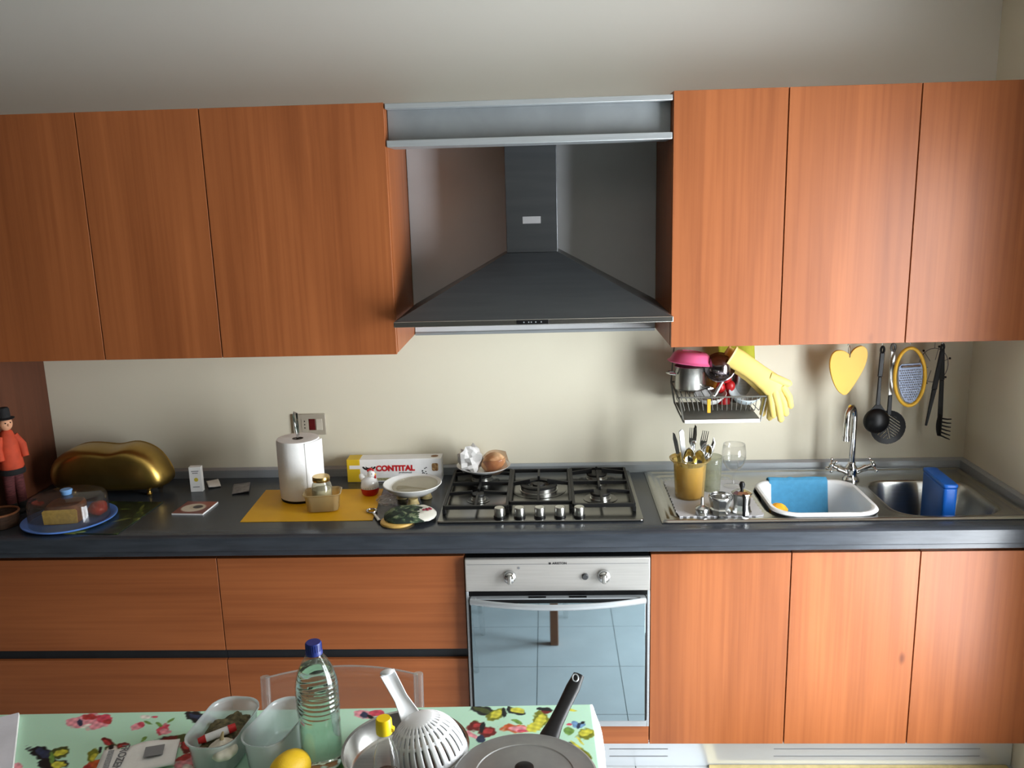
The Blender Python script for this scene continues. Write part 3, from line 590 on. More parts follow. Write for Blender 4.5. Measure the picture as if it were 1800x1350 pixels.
# moka pot parts
t = thing('moka_funnel', 'small aluminium coffee funnel standing spout-up on the mat', 'funnel', (.475, -.487, ZM))
MOKA = P('cast_aluminium', (196,197,196), .22, 1, var=.04)
M().lathe([(.0215, 0), (.0225, .002), (.0225, .020), (.021, .023), (.012, .029), (.0055, .033), (.0048, .058), (.0040, .058), (.004, .034)], 32).build('funnel', MOKA, t, ang=45)
def octo(prof, n=8): return M().lathe(prof, n)
t = thing('moka_boiler', 'empty faceted aluminium moka boiler beside the funnel', 'moka pot', (.535, -.482, ZM))
octo([(0, 0), (.031, 0), (.033, .002), (.034, .018), (.030, .022), (.0375, .052)], 10).build('vessel', MOKA, t, solid=.0015, smooth=False)
M().lathe([(.0378, .052), (.0385, .054), (.0385, .060), (.037, .062), (.036, .058)], 36).build('rim', MOKA, t)
M().ball((.012, -.034, .012), .0045, 12, 8).build('valve', MOKA, t)
t = thing('moka_jug', 'upper aluminium moka jug with black handle and lid knob', 'moka pot', (.604, -.475, ZM), R(-93))
octo([(0, 0), (.033, 0), (.033, .006), (.029, .012), (.0265, .030), (.030, .062), (.032, .066)], 10).build('vessel', MOKA, t, smooth=False, solid=.001)
l = octo([(.034, .0662), (.033, .069), (.020, .076), (.006, .080), (0, .080)], 10).build('lid', MOKA, t, smooth=False)
M().lathe([(0, .079), (.005, .080), (.008, .088), (.0095, .096), (.006, .104), (0, .106)], 20).build('knob', BLACKP, l)
M().prism([(-.031, .060), (-.036, .068), (-.040, .068), (-.036, .056)], -.005, .005, 'y').build('spout', MOKA, t, smooth=False)
M().tube([(.028, 0, .066), (.044, 0, .068), (.052, 0, .060), (.052, 0, .030), (.050, 0, .006)], [.006, .007, .0075, .0075, .006], 12, flat=.8, nrm=(0, 1, 0)).build('handle', BLACKP, t, ang=60)

# ================================================================== things on the left of the worktop
ZW = .9003
GBR = P('dark_brown_basket', (62,42,30), .8, var=.4, vs=40, vec=(1,1,6), bump=.6, bs=80)
t = thing('round_basket', 'dark brown round basket at the left end of the worktop', 'basket', (-1.862, -.495, ZW))
M().lathe([(0, .001), (.052, .001), (.056, .02), (.058, .045), (.056, .045), (.052, .02), (.046, .006), (0, .006)], 32).build('bowl', GBR, t, ang=60)
M().tube([(.057*math.cos(R(12*k)), .057*math.sin(R(12*k)), .047) for k in range(30)], .004, 8, True).build('rim', P('tan_rim', (120,74,44), .7, var=.2), t)
# cloth doll
t = thing('doll_figurine', 'small standing doll in orange-red jacket and black hat', 'figurine', (-1.888, -.355, ZW), R(55))
DJ = P('orange_red_cloth', (178,64,36), .8, var=.15, vs=30); DP = P('maroon_cloth', (92,44,46), .85, var=.35, vs=45, vec=(1,1,5)); DK = P('black_felt', (20,20,22), .85, var=.2)
M().lathe([(0, .0), (.036, .0), (.038, .006), (.034, .014), (0, .014)], 24).build('stand', DK, t)
for s in (-1, 1):
    M().tube([(s*.016, 0, .014), (s*.018, 0, .05), (s*.016, .002, .11), (s*.012, .002, .15)], [.015, .016, .018, .02], 12).build('leg', DP, t)
    M().lathe([(0, .012), (.016, .012), (.018, .02), (.014, .034), (0, .036)], 14, (s*.019, -.006, 0)).build('boot', DK, t)
    M().tube([(s*.022, 0, .272), (s*.040, -.010, .235), (s*.040, -.024, .195)], [.013, .015, .012], 12).build('sleeve', DJ, t)
M().lathe([(0, .140), (.030, .140), (.040, .165), (.036, .205), (.030, .255), (.018, .290), (.009, .298), (0, .298)], 24).build('jacket', DJ, t)
M().lathe([(.041, .140), (.043, .148), (.040, .160), (.038, .158)], 24).build('belt', DK, t)
hd = M().ball((0, -.002, .318), (.022, .023, .026), 18, 12)
hd.ball((0, -.025, .316), (.004, .005, .005), 8, 6).build('head', P('doll_skin', (206,150,116), .6, var=.05), t)
for s in (-1, 1): M().ball((s*.008, -.0235, .323), .0025, 8, 6).build('eye', DK, t)
M().lathe([(.030, .334), (.032, .337), (.020, .340), (.019, .368), (.015, .374), (0, .374)], 24).build('hat', DK, t, ang=40)
# brass bread bin
t = thing('brass_bread_bin', 'shiny brass bread bin with a peanut-shaped outline on small feet', 'bread bin', (-1.628, -.155, ZW))
bo = [(-.232,.070),(-.222,.115),(-.188,.150),(-.125,.178),(-.060,.181),(.012,.174),(.090,.183),(.158,.152),(.198,.095),(.208,.050),(.188,.026),(.120,.018),(-.040,.016),(-.170,.020),(-.218,.036)]
BO = []
for k in range(len(bo)):
    p0, p1, p2, p3 = bo[k-1], bo[k], bo[(k+1) % len(bo)], bo[(k+2) % len(bo)]
    for u in (0, .25, .5, .75): BO.append(tuple(.5*(2*p1[q] + (p2[q]-p0[q])*u + (2*p0[q]-5*p1[q]+4*p2[q]-p3[q])*u*u + (3*p1[q]-p0[q]-3*p2[q]+p3[q])*u**3) for q in (0, 1)))
def bb(u, v):
    p = BO[int(round(u*60)) % 60]; b = math.pi*(v - .5); k = max(0, math.cos(b))**.24
    return (p[0]*k, .085*math.sin(b), .098 + (p[1] - .098)*k)
M().grid(bb, 60, 30, True).build('body', BRASS, t, ang=80)
def rim(y, s): return [tuple(Vector(bb(k/60, .5 + .5*y)) * 1.0) for k in range(60)]
M().tube(rim(.30, 1), .0028, 8, True).build('lid_seam', BRASS, t)
for x in (-.14, .14):
    for y in (-.045, .045): M().lathe([(0, 0), (.009, 0), (.011, .005), (.007, .010), (.006, .016), (.008, .024), (0, .024)], 16, (x, y, 0)).build('foot', BRASS, t)
# magazine under the cake
def painted(name, x0, x1, y0, y1, nx, ny, fn, mat, z=0.0, thick=.0, parent=None, loc=None, rot=None):
    """flat printed sheet: a fine grid carrying its print as a colour attribute"""
    xs = np.linspace(x0, x1, nx+1); ys = np.linspace(y0, y1, ny+1); X, Y = np.meshgrid(xs, ys); C = fn(X, Y).reshape(-1, 3)
    vs = np.stack([X, Y, np.full_like(X, z)], -1).reshape(-1, 3); m = M(); m.v = list(map(tuple, vs.tolist())); W_ = nx + 1
    m.f = [(j*W_+i, j*W_+i+1, (j+1)*W_+i+1, (j+1)*W_+i) for j in range(ny) for i in range(nx)]
    o = m.build(name, mat, parent, loc, rot, smooth=False, merge=False, solid=thick, off=-1)
    ca = np.ones((len(vs), 4)); c = C/255.0; ca[:, :3] = np.where(c <= .04045, c/12.92, ((c + .055)/1.055)**2.4)
    at = o.data.color_attributes.new('print', 'FLOAT_COLOR', 'POINT'); at.data.foreach_set('color', ca.reshape(-1).astype(np.float32)); return o
def fill(X, col): return np.ones(X.shape + (3,))*np.array(col, float)
def ell(C, X, Y, cx, cy, rx, ry, rot, col, soft=.15):
    c, s = math.cos(R(rot)), math.sin(R(rot)); u = ((X-cx)*c + (Y-cy)*s)/rx; v = (-(X-cx)*s + (Y-cy)*c)/ry
    a = np.clip((1 - np.hypot(u, v))/soft + .5, 0, 1)[..., None]; C[:] = C*(1-a) + np.array(col, float)*a
PRINT = vcol('printed_card', .35); PRINTM = vcol('printed_matt', .6, .3)
def mag(X, Y):
    C = fill(X, (34, 44, 28)); g = random.Random(4)
    for _ in range(60):
        ell(C, X, Y, g.uniform(-.13, .13), g.uniform(-.15, .15), g.uniform(.006, .03), g.uniform(.004, .012), g.uniform(0, 180), g.choice([(58,72,30), (78,92,38), (26,34,24), (104,110,52), (44,60,34)]), .4)
    ell(C, X, Y, -.03, -.14, .04, .012, 5, (170,176,80)); return C
o = painted('magazine', -.125, .125, -.15, .15, 100, 120, mag, PRINT, .003, .003, loc=(-1.535, -.43, ZW), rot=(0, 0, R(-4)))
o['label'] = 'dark green printed magazine lying under the blue cake plate'; o['category'] = 'magazine'
# cake plate with dome
PZ = ZW + .0035
t = thing('cake_plate', 'round blue cake plate with clear domed cover', 'cake plate', (-1.643, -.462, PZ))
M().lathe([(0, .004), (.118, .004), (.128, .006), (.146, .014), (.149, .013), (.148, .009), (.130, .001), (.118, 0), (0, 0)], 56).build('plate', BLUEP, t, ang=60)
dm = M().lathe([(.126, .0065), (.126, .012), (.1235, .075), (.118, .086), (.104, .091), (.030, .093), (0, .093)], 56).build('dome', clear('cover_plastic', (216,212,206), .07, (190,180,170), .06), t, ang=50)
M().lathe([(0, .0935), (.016, .0935), (.017, .100), (.020, .108), (.017, .111), (0, .111)], 24).build('knob', P('pale_blue_plastic', (120,168,222), .4), dm)
CRUST = P('brown_cake_crust', (120,72,40), .8, var=.3, vs=40, bump=.4, bs=200); CRUMB = P('yellow_cake_crumb', (222,186,92), .85, var=.12, vs=80, bump=.4, bs=300)
t = thing('cake_piece', 'large piece of yellow cake with brown crust under the clear dome', 'cake', (-1.652, -.462, PZ + .0045), R(8))
def loaf(u, v):
    a = 2*math.pi*u; sg = lambda q, e: math.copysign(abs(q)**e, q); k = 1 - .10*max(0, v - .75)*4*max(0, v - .75)*4
    return (.058*sg(math.cos(a), .45)*k, .052*sg(math.sin(a), .45)*k, .060*v + .002*math.sin(8*u))
lf = M().grid(loaf, 40, 10, True); lf.f.append(tuple(range(40*10, 40*11))); lf.build('crust', CRUST, t, ang=50)
M().prism([(-.054, .003), (.054, .003), (.056, .046), (.050, .052), (-.050, .052), (-.056, .046)], -.0545, -.0528, 'y').build('cut_face', CRUMB, t, smooth=False)
o = lump((0, 0, .024), (.030, .036, .024), 11, .06).build('glazed_pastry', P('red_glaze', (176,60,44), .35, var=.2, vs=20), loc=(-1.562, -.425, PZ + .0055), ang=80)
o['label'] = 'red glazed pastry beside the yellow cake under the dome'; o['category'] = 'pastry'
# small white box, packet, sachet, card
t = thing('medicine_box', 'small upright white carton with a yellow flower print', 'box', (-1.322, -.165, ZW), R(6))
M().box(-.022, .022, -.012, .012, 0, .095).build('carton', PAPER, t, bev=.001)
f = M().cyl((.002, -.0126, .047), (.002, -.0121, .047), .0075, n=16).build('flower_print', P('yellow_print', (214,196,70), .6), t)
for z, w_ in ((.078, .013), (.071, .010), (.018, .012)): M().box(-w_, w_, -.0125, -.0121, z, z + .0025).build('print_line', GREYINK, t, smooth=False)
def sheet(nx, ny, hx, hy, amp, seed, th=.0012):
    g = random.Random(seed); ph = [(g.uniform(-60, 60), g.uniform(-60, 60), g.uniform(0, 6)) for _ in range(6)]
    def fn(u, v):
        x, y = (u-.5)*2*hx, (v-.5)*2*hy; return (x, y, amp + amp*sum(math.sin(p[0]*x + p[1]*y + p[2]) for p in ph)/6)
    return M().grid(fn, nx, ny)
o = sheet(10, 10, .022, .034, .008, 5).build('paper_packet', PAPER, loc=(-1.285, -.105, ZW + .0005), rot=(0, 0, R(28)), solid=.003, off=1, ang=20)
o['label'] = 'crumpled white paper packet right of the small carton'; o['category'] = 'packet'
o = sheet(12, 12, .030, .055, .004, 9).build('foil_sachet', P('grey_foil', (150,146,148), .35, .6, var=.25, vs=60), loc=(-1.162, -.155, ZW + .0005), rot=(0, 0, R(16)), solid=.003, off=1, ang=20)
o['label'] = 'flat grey foil sachet left of the yellow mat'; o['category'] = 'sachet'
def coffee(X, Y):
    C = fill(X, (120, 56, 42)); ell(C, X, Y, .02, .03, .05, .03, 20, (160,84,58), .6); ell(C, X, Y, -.004, -.004, .042, .040, 0, (216,204,184)); ell(C, X, Y, .006, .004, .026, .026, 0, (206,190,160)); ell(C, X, Y, .008, .006, .017, .016, 0, (44,26,20)); return C
t = thing('coffee_card', 'square card printed with a coffee cup lying on the worktop', 'card', (-1.255, -.357, ZW), R(-4))
M().box(-.056, .056, -.060, .060, 0, .0055).build('pad', PAPER, t, smooth=False)
painted('printed_top', -.056, .056, -.060, .060, 60, 60, coffee, PRINT, .0058, .0002, t)
# yellow placemat and the things on it
o = M().prism([(-1.050, -.489), (-.606, -.488), (-.628, -.174), (-1.064, -.170)], ZW, ZW + .0018, 'z').build('placemat', YELMAT, smooth=False)
o['label'] = 'yellow rectangular vinyl placemat on the worktop'; o['category'] = 'placemat'
ZY = ZW + .002
t = thing('paper_towel_holder', 'chrome rod holder carrying the kitchen paper', 'holder', (-.905, -.255, ZY))
M().lathe([(0, 0), (.072, 0), (.073, .004), (.06, .006), (0, .006)], 36).build('base', BLACKP, t)
M().tube([(0, 0, .005), (0, 0, .22), (-.004, 0, .262), (-.008, -.002, .30), (-.004, -.002, .315), (.004, -.002, .310), (.004, -.001, .27), (.004, 0, .23)], .0042, 10).build('rod', CHROME, t)
t = thing('paper_towel_roll', 'thick white kitchen paper roll on the chrome holder', 'paper roll', (-.905, -.255, ZY + .0065))
M().lathe([(.020, .001), (.068, 0), (.0735, .003), (.075, .02), (.0755, .11), (.075, .205), (.0725, .2135), (.066, .2145), (.020, .2125), (.020, .001)], 56).build('roll', PAPER, t, ang=50)
def flap(u, v):
    a = R(-58 + 62*u); r = .0757 + .0006 + .009*max(0, u - .55)**1.5*3; return (r*math.cos(a), r*math.sin(a), .004 + .206*v)
M().grid(flap, 24, 12).build('loose_sheet', PAPER, t, solid=.0006, ang=60)
M().lathe([(.0198, .002), (.0198, .2124), (.0185, .2124), (.0185, .002)], 28).build('core', P('grey_cardboard', (120,110,100), .8), t)
t = thing('storage_tub', 'small cream translucent plastic tub on the yellow mat', 'tub', (-.795, -.385, ZY), R(8))
tub(None, [(.062, .046, .062), (.064, .048, .064), (.062, .046, .066), (.058, .042, .060), (.052, .036, .006), (.046, .030, .003)], .02).build('shell', CREAMP, t, solid=.0012, ang=60)
t = thing('glass_jar', 'glass jar with gold screw lid standing in the cream tub', 'jar', (-.797, -.383, ZY + .0055))
M().lathe([(0, 0), (.028, 0), (.033, .004), (.034, .02), (.034, .075), (.031, .088), (.026, .096), (.026, .104)], 36).build('body', clear('jar_glass', (246,246,240), .16, (210,206,190), .03, 1.5), t, solid=.0015, ang=60)
M().lathe([(.0285, .098), (.0295, .100), (.0295, .112), (.028, .115), (.012, .114), (0, .1155)], 36).build('lid', GOLD, t, ang=40)
M().lathe([(0, .003), (.029, .003), (.031, .03), (.031, .07), (0, .075)], 24).build('contents', P('cream_powder', (206,198,172), .9, var=.1, vs=40), t)
# hen timer
t = thing('hen_timer', 'white hen-shaped kitchen timer with red base and comb', 'timer', (-.664, -.232, ZY))
M().lathe([(0, 0), (.024, 0), (.029, .006), (.0325, .020), (.033, .026), (0, .026)], 36).build('base', REDP, t, ang=50)
M().lathe([(.033, .0265), (.0325, .034), (.030, .046), (.026, .056), (.018, .066), (0, .070)], 36).build('body', WHITEC, t, ang=60)
M().ball((.008, -.004, .076), (.014, .013, .016), 18, 12).build('head', WHITEC, t)
M().ball((-.024, 0, .062), (.012, .010, .018), 14, 10, mx=Matrix.Translation((-.024, 0, .062)) @ Matrix.Rotation(R(-25), 4, 'Y') @ Matrix.Translation((.024, 0, -.062))).build('tail', WHITEC, t)
cb_ = M()
for x, z, r in ((-.001, .090, .006), (.007, .094, .0065), (.014, .091, .0055)): cb_.ball((x, -.004, z), (r, .004, r), 10, 8)
cb_.build('comb', REDP, t)
M().ball((.0225, -.006, .067), (.004, .004, .007), 10, 8).build('wattle', REDP, t)
M().lathe([(.004, 0), (0, .009)], 10, mx=Matrix.Translation((.020, -.005, .076)) @ Matrix.Rotation(R(90), 4, 'Y')).build('beak', YELP, t)
M().ball((.013, -.0165, .081), .0018, 8, 6).build('eye', INK, t)
for k in range(24): M().box(-.0008, .0008, -.0002, .0002, 0, .003, Matrix.Rotation(R(15*k), 4, 'Z') @ Matrix.Translation((0, -.0332, .029))).build('dial_mark', GREYINK, t, smooth=False)
# bottle opener
t = thing('bottle_opener', 'metal bottle opener lying on the corner of the yellow mat', 'opener', (-.622, -.415, ZY), R(-65))
M().tube([(.012, 0, .004), (.06, 0, .0045), (.10, 0, .004)], [.004, .0055, .0065], 10, flat=.5, nrm=(0, 0, 1)).build('handle', CHROME, t)
M().tube([(-.018*math.cos(R(24*k)) - .004, .016*math.sin(R(24*k)), .004) for k in range(15)], .0035, 8, True).build('ring', CHROME, t)
M().ball((.106, 0, .0045), (.008, .007, .0042), 10, 8).build('end_cap', BLACKP, t)
# foil box
t = thing('foil_roll_box', 'white and yellow aluminium foil carton lettered in red', 'box', (-.60, -.058, ZW), R(.6))
M().box(-.1775, .1775, -.032, .032, 0, .088).build('carton', PAPER, t, bev=.0012)
M().box(-.1778, -.128, -.0325, .0325, .0005, .0884).build('yellow_wrap', P('yellow_card', (226,190,40), .5), t, bev=.0012)
M().box(-.168, -.05, -.0329, -.0326, .052, .066).build('white_band', PAPER, t, smooth=False)
text('lettering', 'CONTITAL', .029, REDINK, t, (.004, -.0327, .052), (R(90), 0, 0), .0016, .0003, 1.02)
lg = M()
for r0, r1, z in ((.026, .019, .062), (.014, .010, .061)):
    pl_ = [(-.094 + r0*math.cos(R(a)), z + r0*.62*math.sin(R(a))) for a in range(185, 356, 10)] + [(-.094 + r1*math.cos(R(a)), z + r1*.45*math.sin(R(a))) for a in range(355, 184, -10)]
    lg.prism(pl_, -.0331, -.0327, 'y')
lg.build('emblem', INK, t, smooth=False)
text('caption', 'professional', .010, GREYINK, t, (.042, -.0327, .036), (R(90), 0, 0), 0, .0002)
M().prism(rrect(.142, .166, .040, .070, .006, 4), -.0328, -.0325, 'y').build('jar_print', P('brown_print', (120,78,44), .6, col2=(196,160,110), vs=200), t, smooth=False)
for i in range(9): 
    x, z = rnd.uniform(.105, .130), rnd.uniform(.028, .055); M().ball((x, -.0325, z), (.003, .0004, .002), 8, 4).build('seed_print', INK, t)
M().lathe([(0, 0), (.014, 0), (.014, .0003), (0, .0003)], 20, (.150, 0, .0881)).build('bowl_print', P('brown_print_top', (140,100,64), .6), t)
M().box(-.09, .09, -.0327, -.0325, .006, .016).build('pale_strip', P('olive_print', (176,172,130), .6, var=.3, vs=200), t, smooth=False)
# footed bowl
t = thing('footed_bowl', 'shallow white ceramic bowl on beige feet in front of the foil box', 'bowl', (-.500, -.292, ZW))
M().lathe([(0, .020), (.03, .020), (.065, .029), (.090, .046), (.101, .060), (.103, .062), (.101, .064), (.086, .052), (.06, .037), (.03, .028), (0, .028)], 56).build('bowl', WHITEC, t, ang=60)
for a in (-80, 20, 160): M().lathe([(0, 0), (.020, 0), (.022, .003), (.018, .012), (.016, .0235), (0, .0235)], 20, (.046*math.cos(R(a)), .052*math.sin(R(a)), 0)).build('foot', BEIGE, t)
o = M().lathe([(.080, .004), (.078, .0), (.05, .004), (0, .006)], 40).build('flat_lid', clear('lid_plastic', (246,244,238), .12, (216,212,196), .05), loc=(-.492, -.290, ZW + .052), rot=(R(4), R(-3), 0), solid=.001)
o['label'] = 'clear plastic lid lying inside the footed white bowl'; o['category'] = 'lid'
o = M().tube([(-.055, .01, .0), (-.03, .006, .003), (.01, -.006, .004), (.05, -.022, .006)], [.016, .012, .005, .004], 10, flat=.35, nrm=(0, 0, 1)).build('wooden_spoon', P('grey_beige_wood', (176,168,138), .6), loc=(-.500, -.292, ZW + .042), ang=60)
o['label'] = 'pale spoon lying in the footed white bowl'; o['category'] = 'spoon'
o = lump((0, 0, .016), (.034, .024, .017), 21, .35, 5).build('crumpled_wrap', clear('wrap_film', (246,244,240), .12, (216,212,204), .1), loc=(-.585, -.335, ZW), ang=15)
o['label'] = 'crumpled clear plastic wrap tucked under the footed bowl'; o['category'] = 'wrap'
# wooden trivet and oven mitt
o = M().lathe([(0, 0), (.054, 0), (.056, .003), (.055, .008), (.052, .010), (0, .010)], 44).build('wooden_trivet', P('honey_wood', (216,176,96), .5, var=.1, vs=30, vec=(1,9,1)), loc=(-.520, -.510, ZW))
o['label'] = 'round honey-coloured wooden trivet under the pot holder'; o['category'] = 'trivet'
t = thing('pot_holder', 'quilted green and white pot holder with cherry print', 'pot holder', (-.482, -.475, ZW + .0105), R(8))
def ph(u, v):
    a = 2*math.pi*u; r = v**.8; ca, sa = math.cos(a), math.sin(a); sg = lambda q, e: math.copysign(abs(q)**e, q)
    x, y = .086*sg(ca, .75)*r, .076*sg(sa, .8)*r
    return (x, y, .002 + .018*(1 - v**4) + .0015*math.sin(x*170)*math.sin(y*170))
m_, tr_, b_ = base('floral_cotton'); n1, _ = noise(tr_, 24, 4, dist=1.2)
rp = nd(tr_, 'ShaderNodeValToRGB'); el = rp.color_ramp.elements; el[0].position = .36; el[0].color = lin((34,48,38)); el[1].position = .66; el[1].color = lin((196,196,170))
q = el.new(.47); q.color = lin((62,82,58)); q = el.new(.54); q.color = lin((120,132,100)); rp.color_ramp.interpolation = 'CONSTANT'
tr_.links.new(n1.outputs['Fac'], rp.inputs[0]); b_.inputs['Roughness'].default_value = .85
tc_ = nd(tr_, 'ShaderNodeTexCoord'); sx3 = nd(tr_, 'ShaderNodeSeparateXYZ'); tr_.links.new(tc_.outputs['Object'], sx3.inputs[0])
ma_ = nd(tr_, 'ShaderNodeMath', operation='MULTIPLY_ADD'); ma_.inputs[1].default_value = .11; tr_.links.new(n1.outputs['Fac'], ma_.inputs[0]); tr_.links.new(sx3.outputs[0], ma_.inputs[2])
gt_ = nd(tr_, 'ShaderNodeMath', operation='GREATER_THAN'); gt_.inputs[1].default_value = .088; tr_.links.new(ma_.outputs[0], gt_.inputs[0])
mxp = nd(tr_, 'ShaderNodeMixRGB'); mxp.inputs[2].default_value = lin((214,212,200)); tr_.links.new(gt_.outputs[0], mxp.inputs[0]); tr_.links.new(rp.outputs[0], mxp.inputs[1]); tr_.links.new(mxp.outputs[0], b_.inputs['Base Color'])
pdm = M().grid(ph, 48, 12, True).build('pad', m_, t, solid=.003, ang=80)
for x, y in ((.045, -.012), (.055, -.004), (.064, .003), (.068, -.006), (.058, -.014)): M().ball((x, y, .0225 - .08*max(0, x - .05)), (.0055, .0055, .002), 10, 6).build('cherry_print', P('cherry_red_%d' % int(x*1000), (150,34,60), .7), t)
# plate with paper bag and bread on the back left burner
t = thing('bread_plate', 'white plate resting on the rear left burner grate', 'plate', (-.262, -.108, .9432))
M().lathe([(0, 0), (.045, 0), (.06, .003), (.090, .018), (.099, .024), (.100, .026), (.096, .0255), (.060, .007), (.045, .004), (0, .004)], 48).build('plate', WHITEC, t, ang=60)
def crump(c, r, seed, amp, fr):
    return lump(c, r, seed, amp, fr, 34, 22)
o = lump((0, 0, .040), (.046, .038, .050), 37, .34, 4.5, 15, 10).build('paper_bag', P('crumpled_white_paper', (214,212,210), .8, var=.1, vs=30), loc=(-.302, -.108, .952), rot=(R(12), R(-18), R(20)), ang=12)
o['label'] = 'crumpled white paper bag on the plate at the back of the hob'; o['category'] = 'paper bag'
o = lump((0, 0, .030), (.046, .040, .034), 33, .10, 3).build('bread_roll', P('baked_crust', (168,112,70), .75, var=.2, vs=22, bump=.4, bs=150, col2=(226,186,142)), loc=(-.214, -.115, .952), rot=(0, R(-24), R(10)), ang=80)
o['label'] = 'brown bread roll beside the paper bag on the plate'; o['category'] = 'bread'
o = M().grid(lambda u, v: (.050*math.cos(R(300*u))*(1 + .05*math.sin(9*u)) , .046*math.sin(R(300*u)), -.006 + .05*v + .006*math.sin(14*u + 4*v)), 30, 6).build('bread_wrapper', clear('brown_cellophane', (244,230,218), .12, (206,176,150), .1), loc=(-.212, -.113, .962), rot=(0, R(-16), R(30)), solid=.0006, ang=20)
o['label'] = 'brownish cellophane wrapper around the bread roll'; o['category'] = 'wrapper'
# wall socket
t = thing('wall_socket', 'grey wall plate with socket, dark red switch and white switch', 'socket', (-.931, -.0005, 1.106), 0)
M().box(-.064, .064, -.008, 0, -.041, .041).build('plate', P('warm_grey_plastic', (176,168,152), .45), t, bev=.003)
M().box(-.012, .012, -.0095, -.0082, -.022, .022).build('red_switch', P('dark_red_plastic', (92,18,20), .4), t, bev=.001, loc=(.012, 0, 0))
M().box(-.012, .012, -.0100, -.0082, -.022, .022).build('white_switch', P('cream_plastic', (206,200,184), .4), t, bev=.0015, loc=(.039, 0, 0))
s_ = M().box(-.012, .012, -.0090, -.0082, -.022, .022).build('socket_module', P('warm_grey_plastic_2', (178,170,154), .45), t, loc=(-.017, 0, 0))
for z in (-.013, 0, .013): M().cyl((0, -.0094, z), (0, -.0091, z), .0026, n=12).build('socket_hole', INK, s_)

# ================================================================== dish rack under the wall cabinet
WIRE = P('grey_coated_wire', (112,112,106), .4, .5, var=.06)
RX0, RX1 = .446, .708
t = thing('dish_rack', 'small wire dish rack with drip tray hanging below the wall cabinet', 'dish rack', (.577, -.15, 1.160))
def W(*p): return [(x - .577, y + .15, z - 1.160) for x, y, z in p]
sd_ = []
for xb, xt in ((RX0, .432), (RX1, .736)):
    fr_ = M().tube(W((xb, -.265, 1.160), (xb - (xb - xt)*.8, -.238, 1.232), (xt, -.23, 1.238), (xt, -.05, 1.256), (xb, -.045, 1.176), (xb, -.15, 1.166)), .0032, 8, True)
    fr_.cyl(*W((xt, -.05, 1.254), (xb, -.05, 1.4448)), .0028, n=8); fr_.build('side_frame', WIRE, t)
M().tube(W((.432, -.23, 1.238), (.436, -.238, 1.240), (.730, -.238, 1.240), (.736, -.23, 1.238)), .003, 8).build('front_rail', WIRE, t)
M().cyl(*W((.432, -.05, 1.256), (.736, -.05, 1.256)), .003, n=8).build('back_rail', WIRE, t)
for k in range(17):
    x = .452 + .016*k; M().tube(W((x + (x - .58)*.08, -.238, 1.238), (x, -.246, 1.196), (x, -.235, 1.190), (x, -.06, 1.194), (x, -.05, 1.254)), .0014, 6).build('wire', WIRE, t)
for x in (.446, .470, .495, .520, .545): M().cyl(*W((x, -.238, 1.2425), (x, -.05, 1.2585)), .0016, n=6).build('upper_wire', WIRE, t)
tr = M().prism([(-.118, .0045), (.105, .0155), (.105, .0175), (-.118, .0065)], RX0 - .577 + .004, RX1 - .577 - .004, 'x').build('drip_tray', P('grey_tray', (128,128,120), .5, .2, var=.05), t, smooth=False)
M().box(RX0 - .577 + .003, RX1 - .577 - .003, -.121, -.1182, -.004, .0085).build('tray_lip', WHITEP, tr, bev=.0008)
# saucepan and pink bowl
PZ2 = 1.2535
t = thing('saucepan', 'small stainless saucepan on the left of the dish rack', 'saucepan', (.484, -.160, PZ2))
M().lathe([(0, 0), (.050, 0), (.054, .003), (.055, .008), (.055, .082), (.057, .084), (.0555, .085), (.0535, .082), (.0535, .006), (0, .005)], 44).build('pan', STEEL, t, ang=50)
for s in (-1, 1): M().tube([(s*.054, -.022, .058), (s*.074, -.020, .060), (s*.082, 0, .060), (s*.074, .020, .060), (s*.054, .022, .058)] if s < 0 else [(.040, -.038, .012), (.054, -.052, .010), (.068, -.050, .010), (.064, -.036, .012), (.050, -.028, .014)], .0042, 10).build('handle', CHROME, t)
o = M().lathe([(.080, 0), (.082, .002), (.079, .003), (.072, .010), (.062, .030), (.050, .038), (.034, .040), (.034, .0375), (0, .0375)], 48).build('pink_bowl', PINKP, loc=(.484, -.160, PZ2 + .094), rot=(R(-3), R(7), 0), solid=.002, ang=60)
o['label'] = 'pink plastic bowl turned upside down on the saucepan'; o['category'] = 'bowl'
STD = P('dark_polished_steel', (128,118,122), .12, 1, var=.08)
o = M().lathe([(.052, 0), (.053, .002), (.050, .003), (.046, .010), (.030, .034), (.012, .042), (0, .043)], 40).build('metal_bowl', STD, loc=(.578, -.195, 1.336), rot=(R(66), R(-20), 0), solid=.0012, ang=60)
o['label'] = 'dark polished metal bowl lying on its side between pink bowl and gloves'; o['category'] = 'bowl'
t = thing('amber_tumbler', 'patterned amber glass tumbler behind the saucepan handle', 'glass', (.556, -.150, 1.255))
M().lathe([(0, .001), (.024, .001), (.026, .01), (.030, .075)], 14).build('glass', clear('amber_glass', (226,186,110), .35, (176,124,50), .05), t, solid=.0015, smooth=False)
for k in range(7): M().ball((.028*math.cos(R(51*k)), .028*math.sin(R(51*k)), .042), (.006, .006, .014), 8, 6).build('boss', clear('amber_boss_%d' % k, (226,186,110), .4, (186,140,66), .05), t)
t = thing('metal_utensil', 'grey metal utensil slanting across the dish rack', 'utensil', (.560, -.205, 1.2))
M().tube([(.0, 0, .036), (.02, .002, .072), (.042, .006, .112)], [.0075, .006, .005], 10, flat=.5, nrm=(0, 1, 0)).build('handle', SATIN, t)
M().ball((-.004, .0, .026), (.014, .006, .018), 14, 8).build('head', SATIN, t)
t = thing('red_squeezer', 'red plastic three-lobed utensil in the middle of the rack', 'utensil', (.605, -.150, 1.196))
M().lathe([(0, 0), (.022, 0), (.022, .03), (.014, .05), (0, .05)], 20).build('stem', REDP, t)
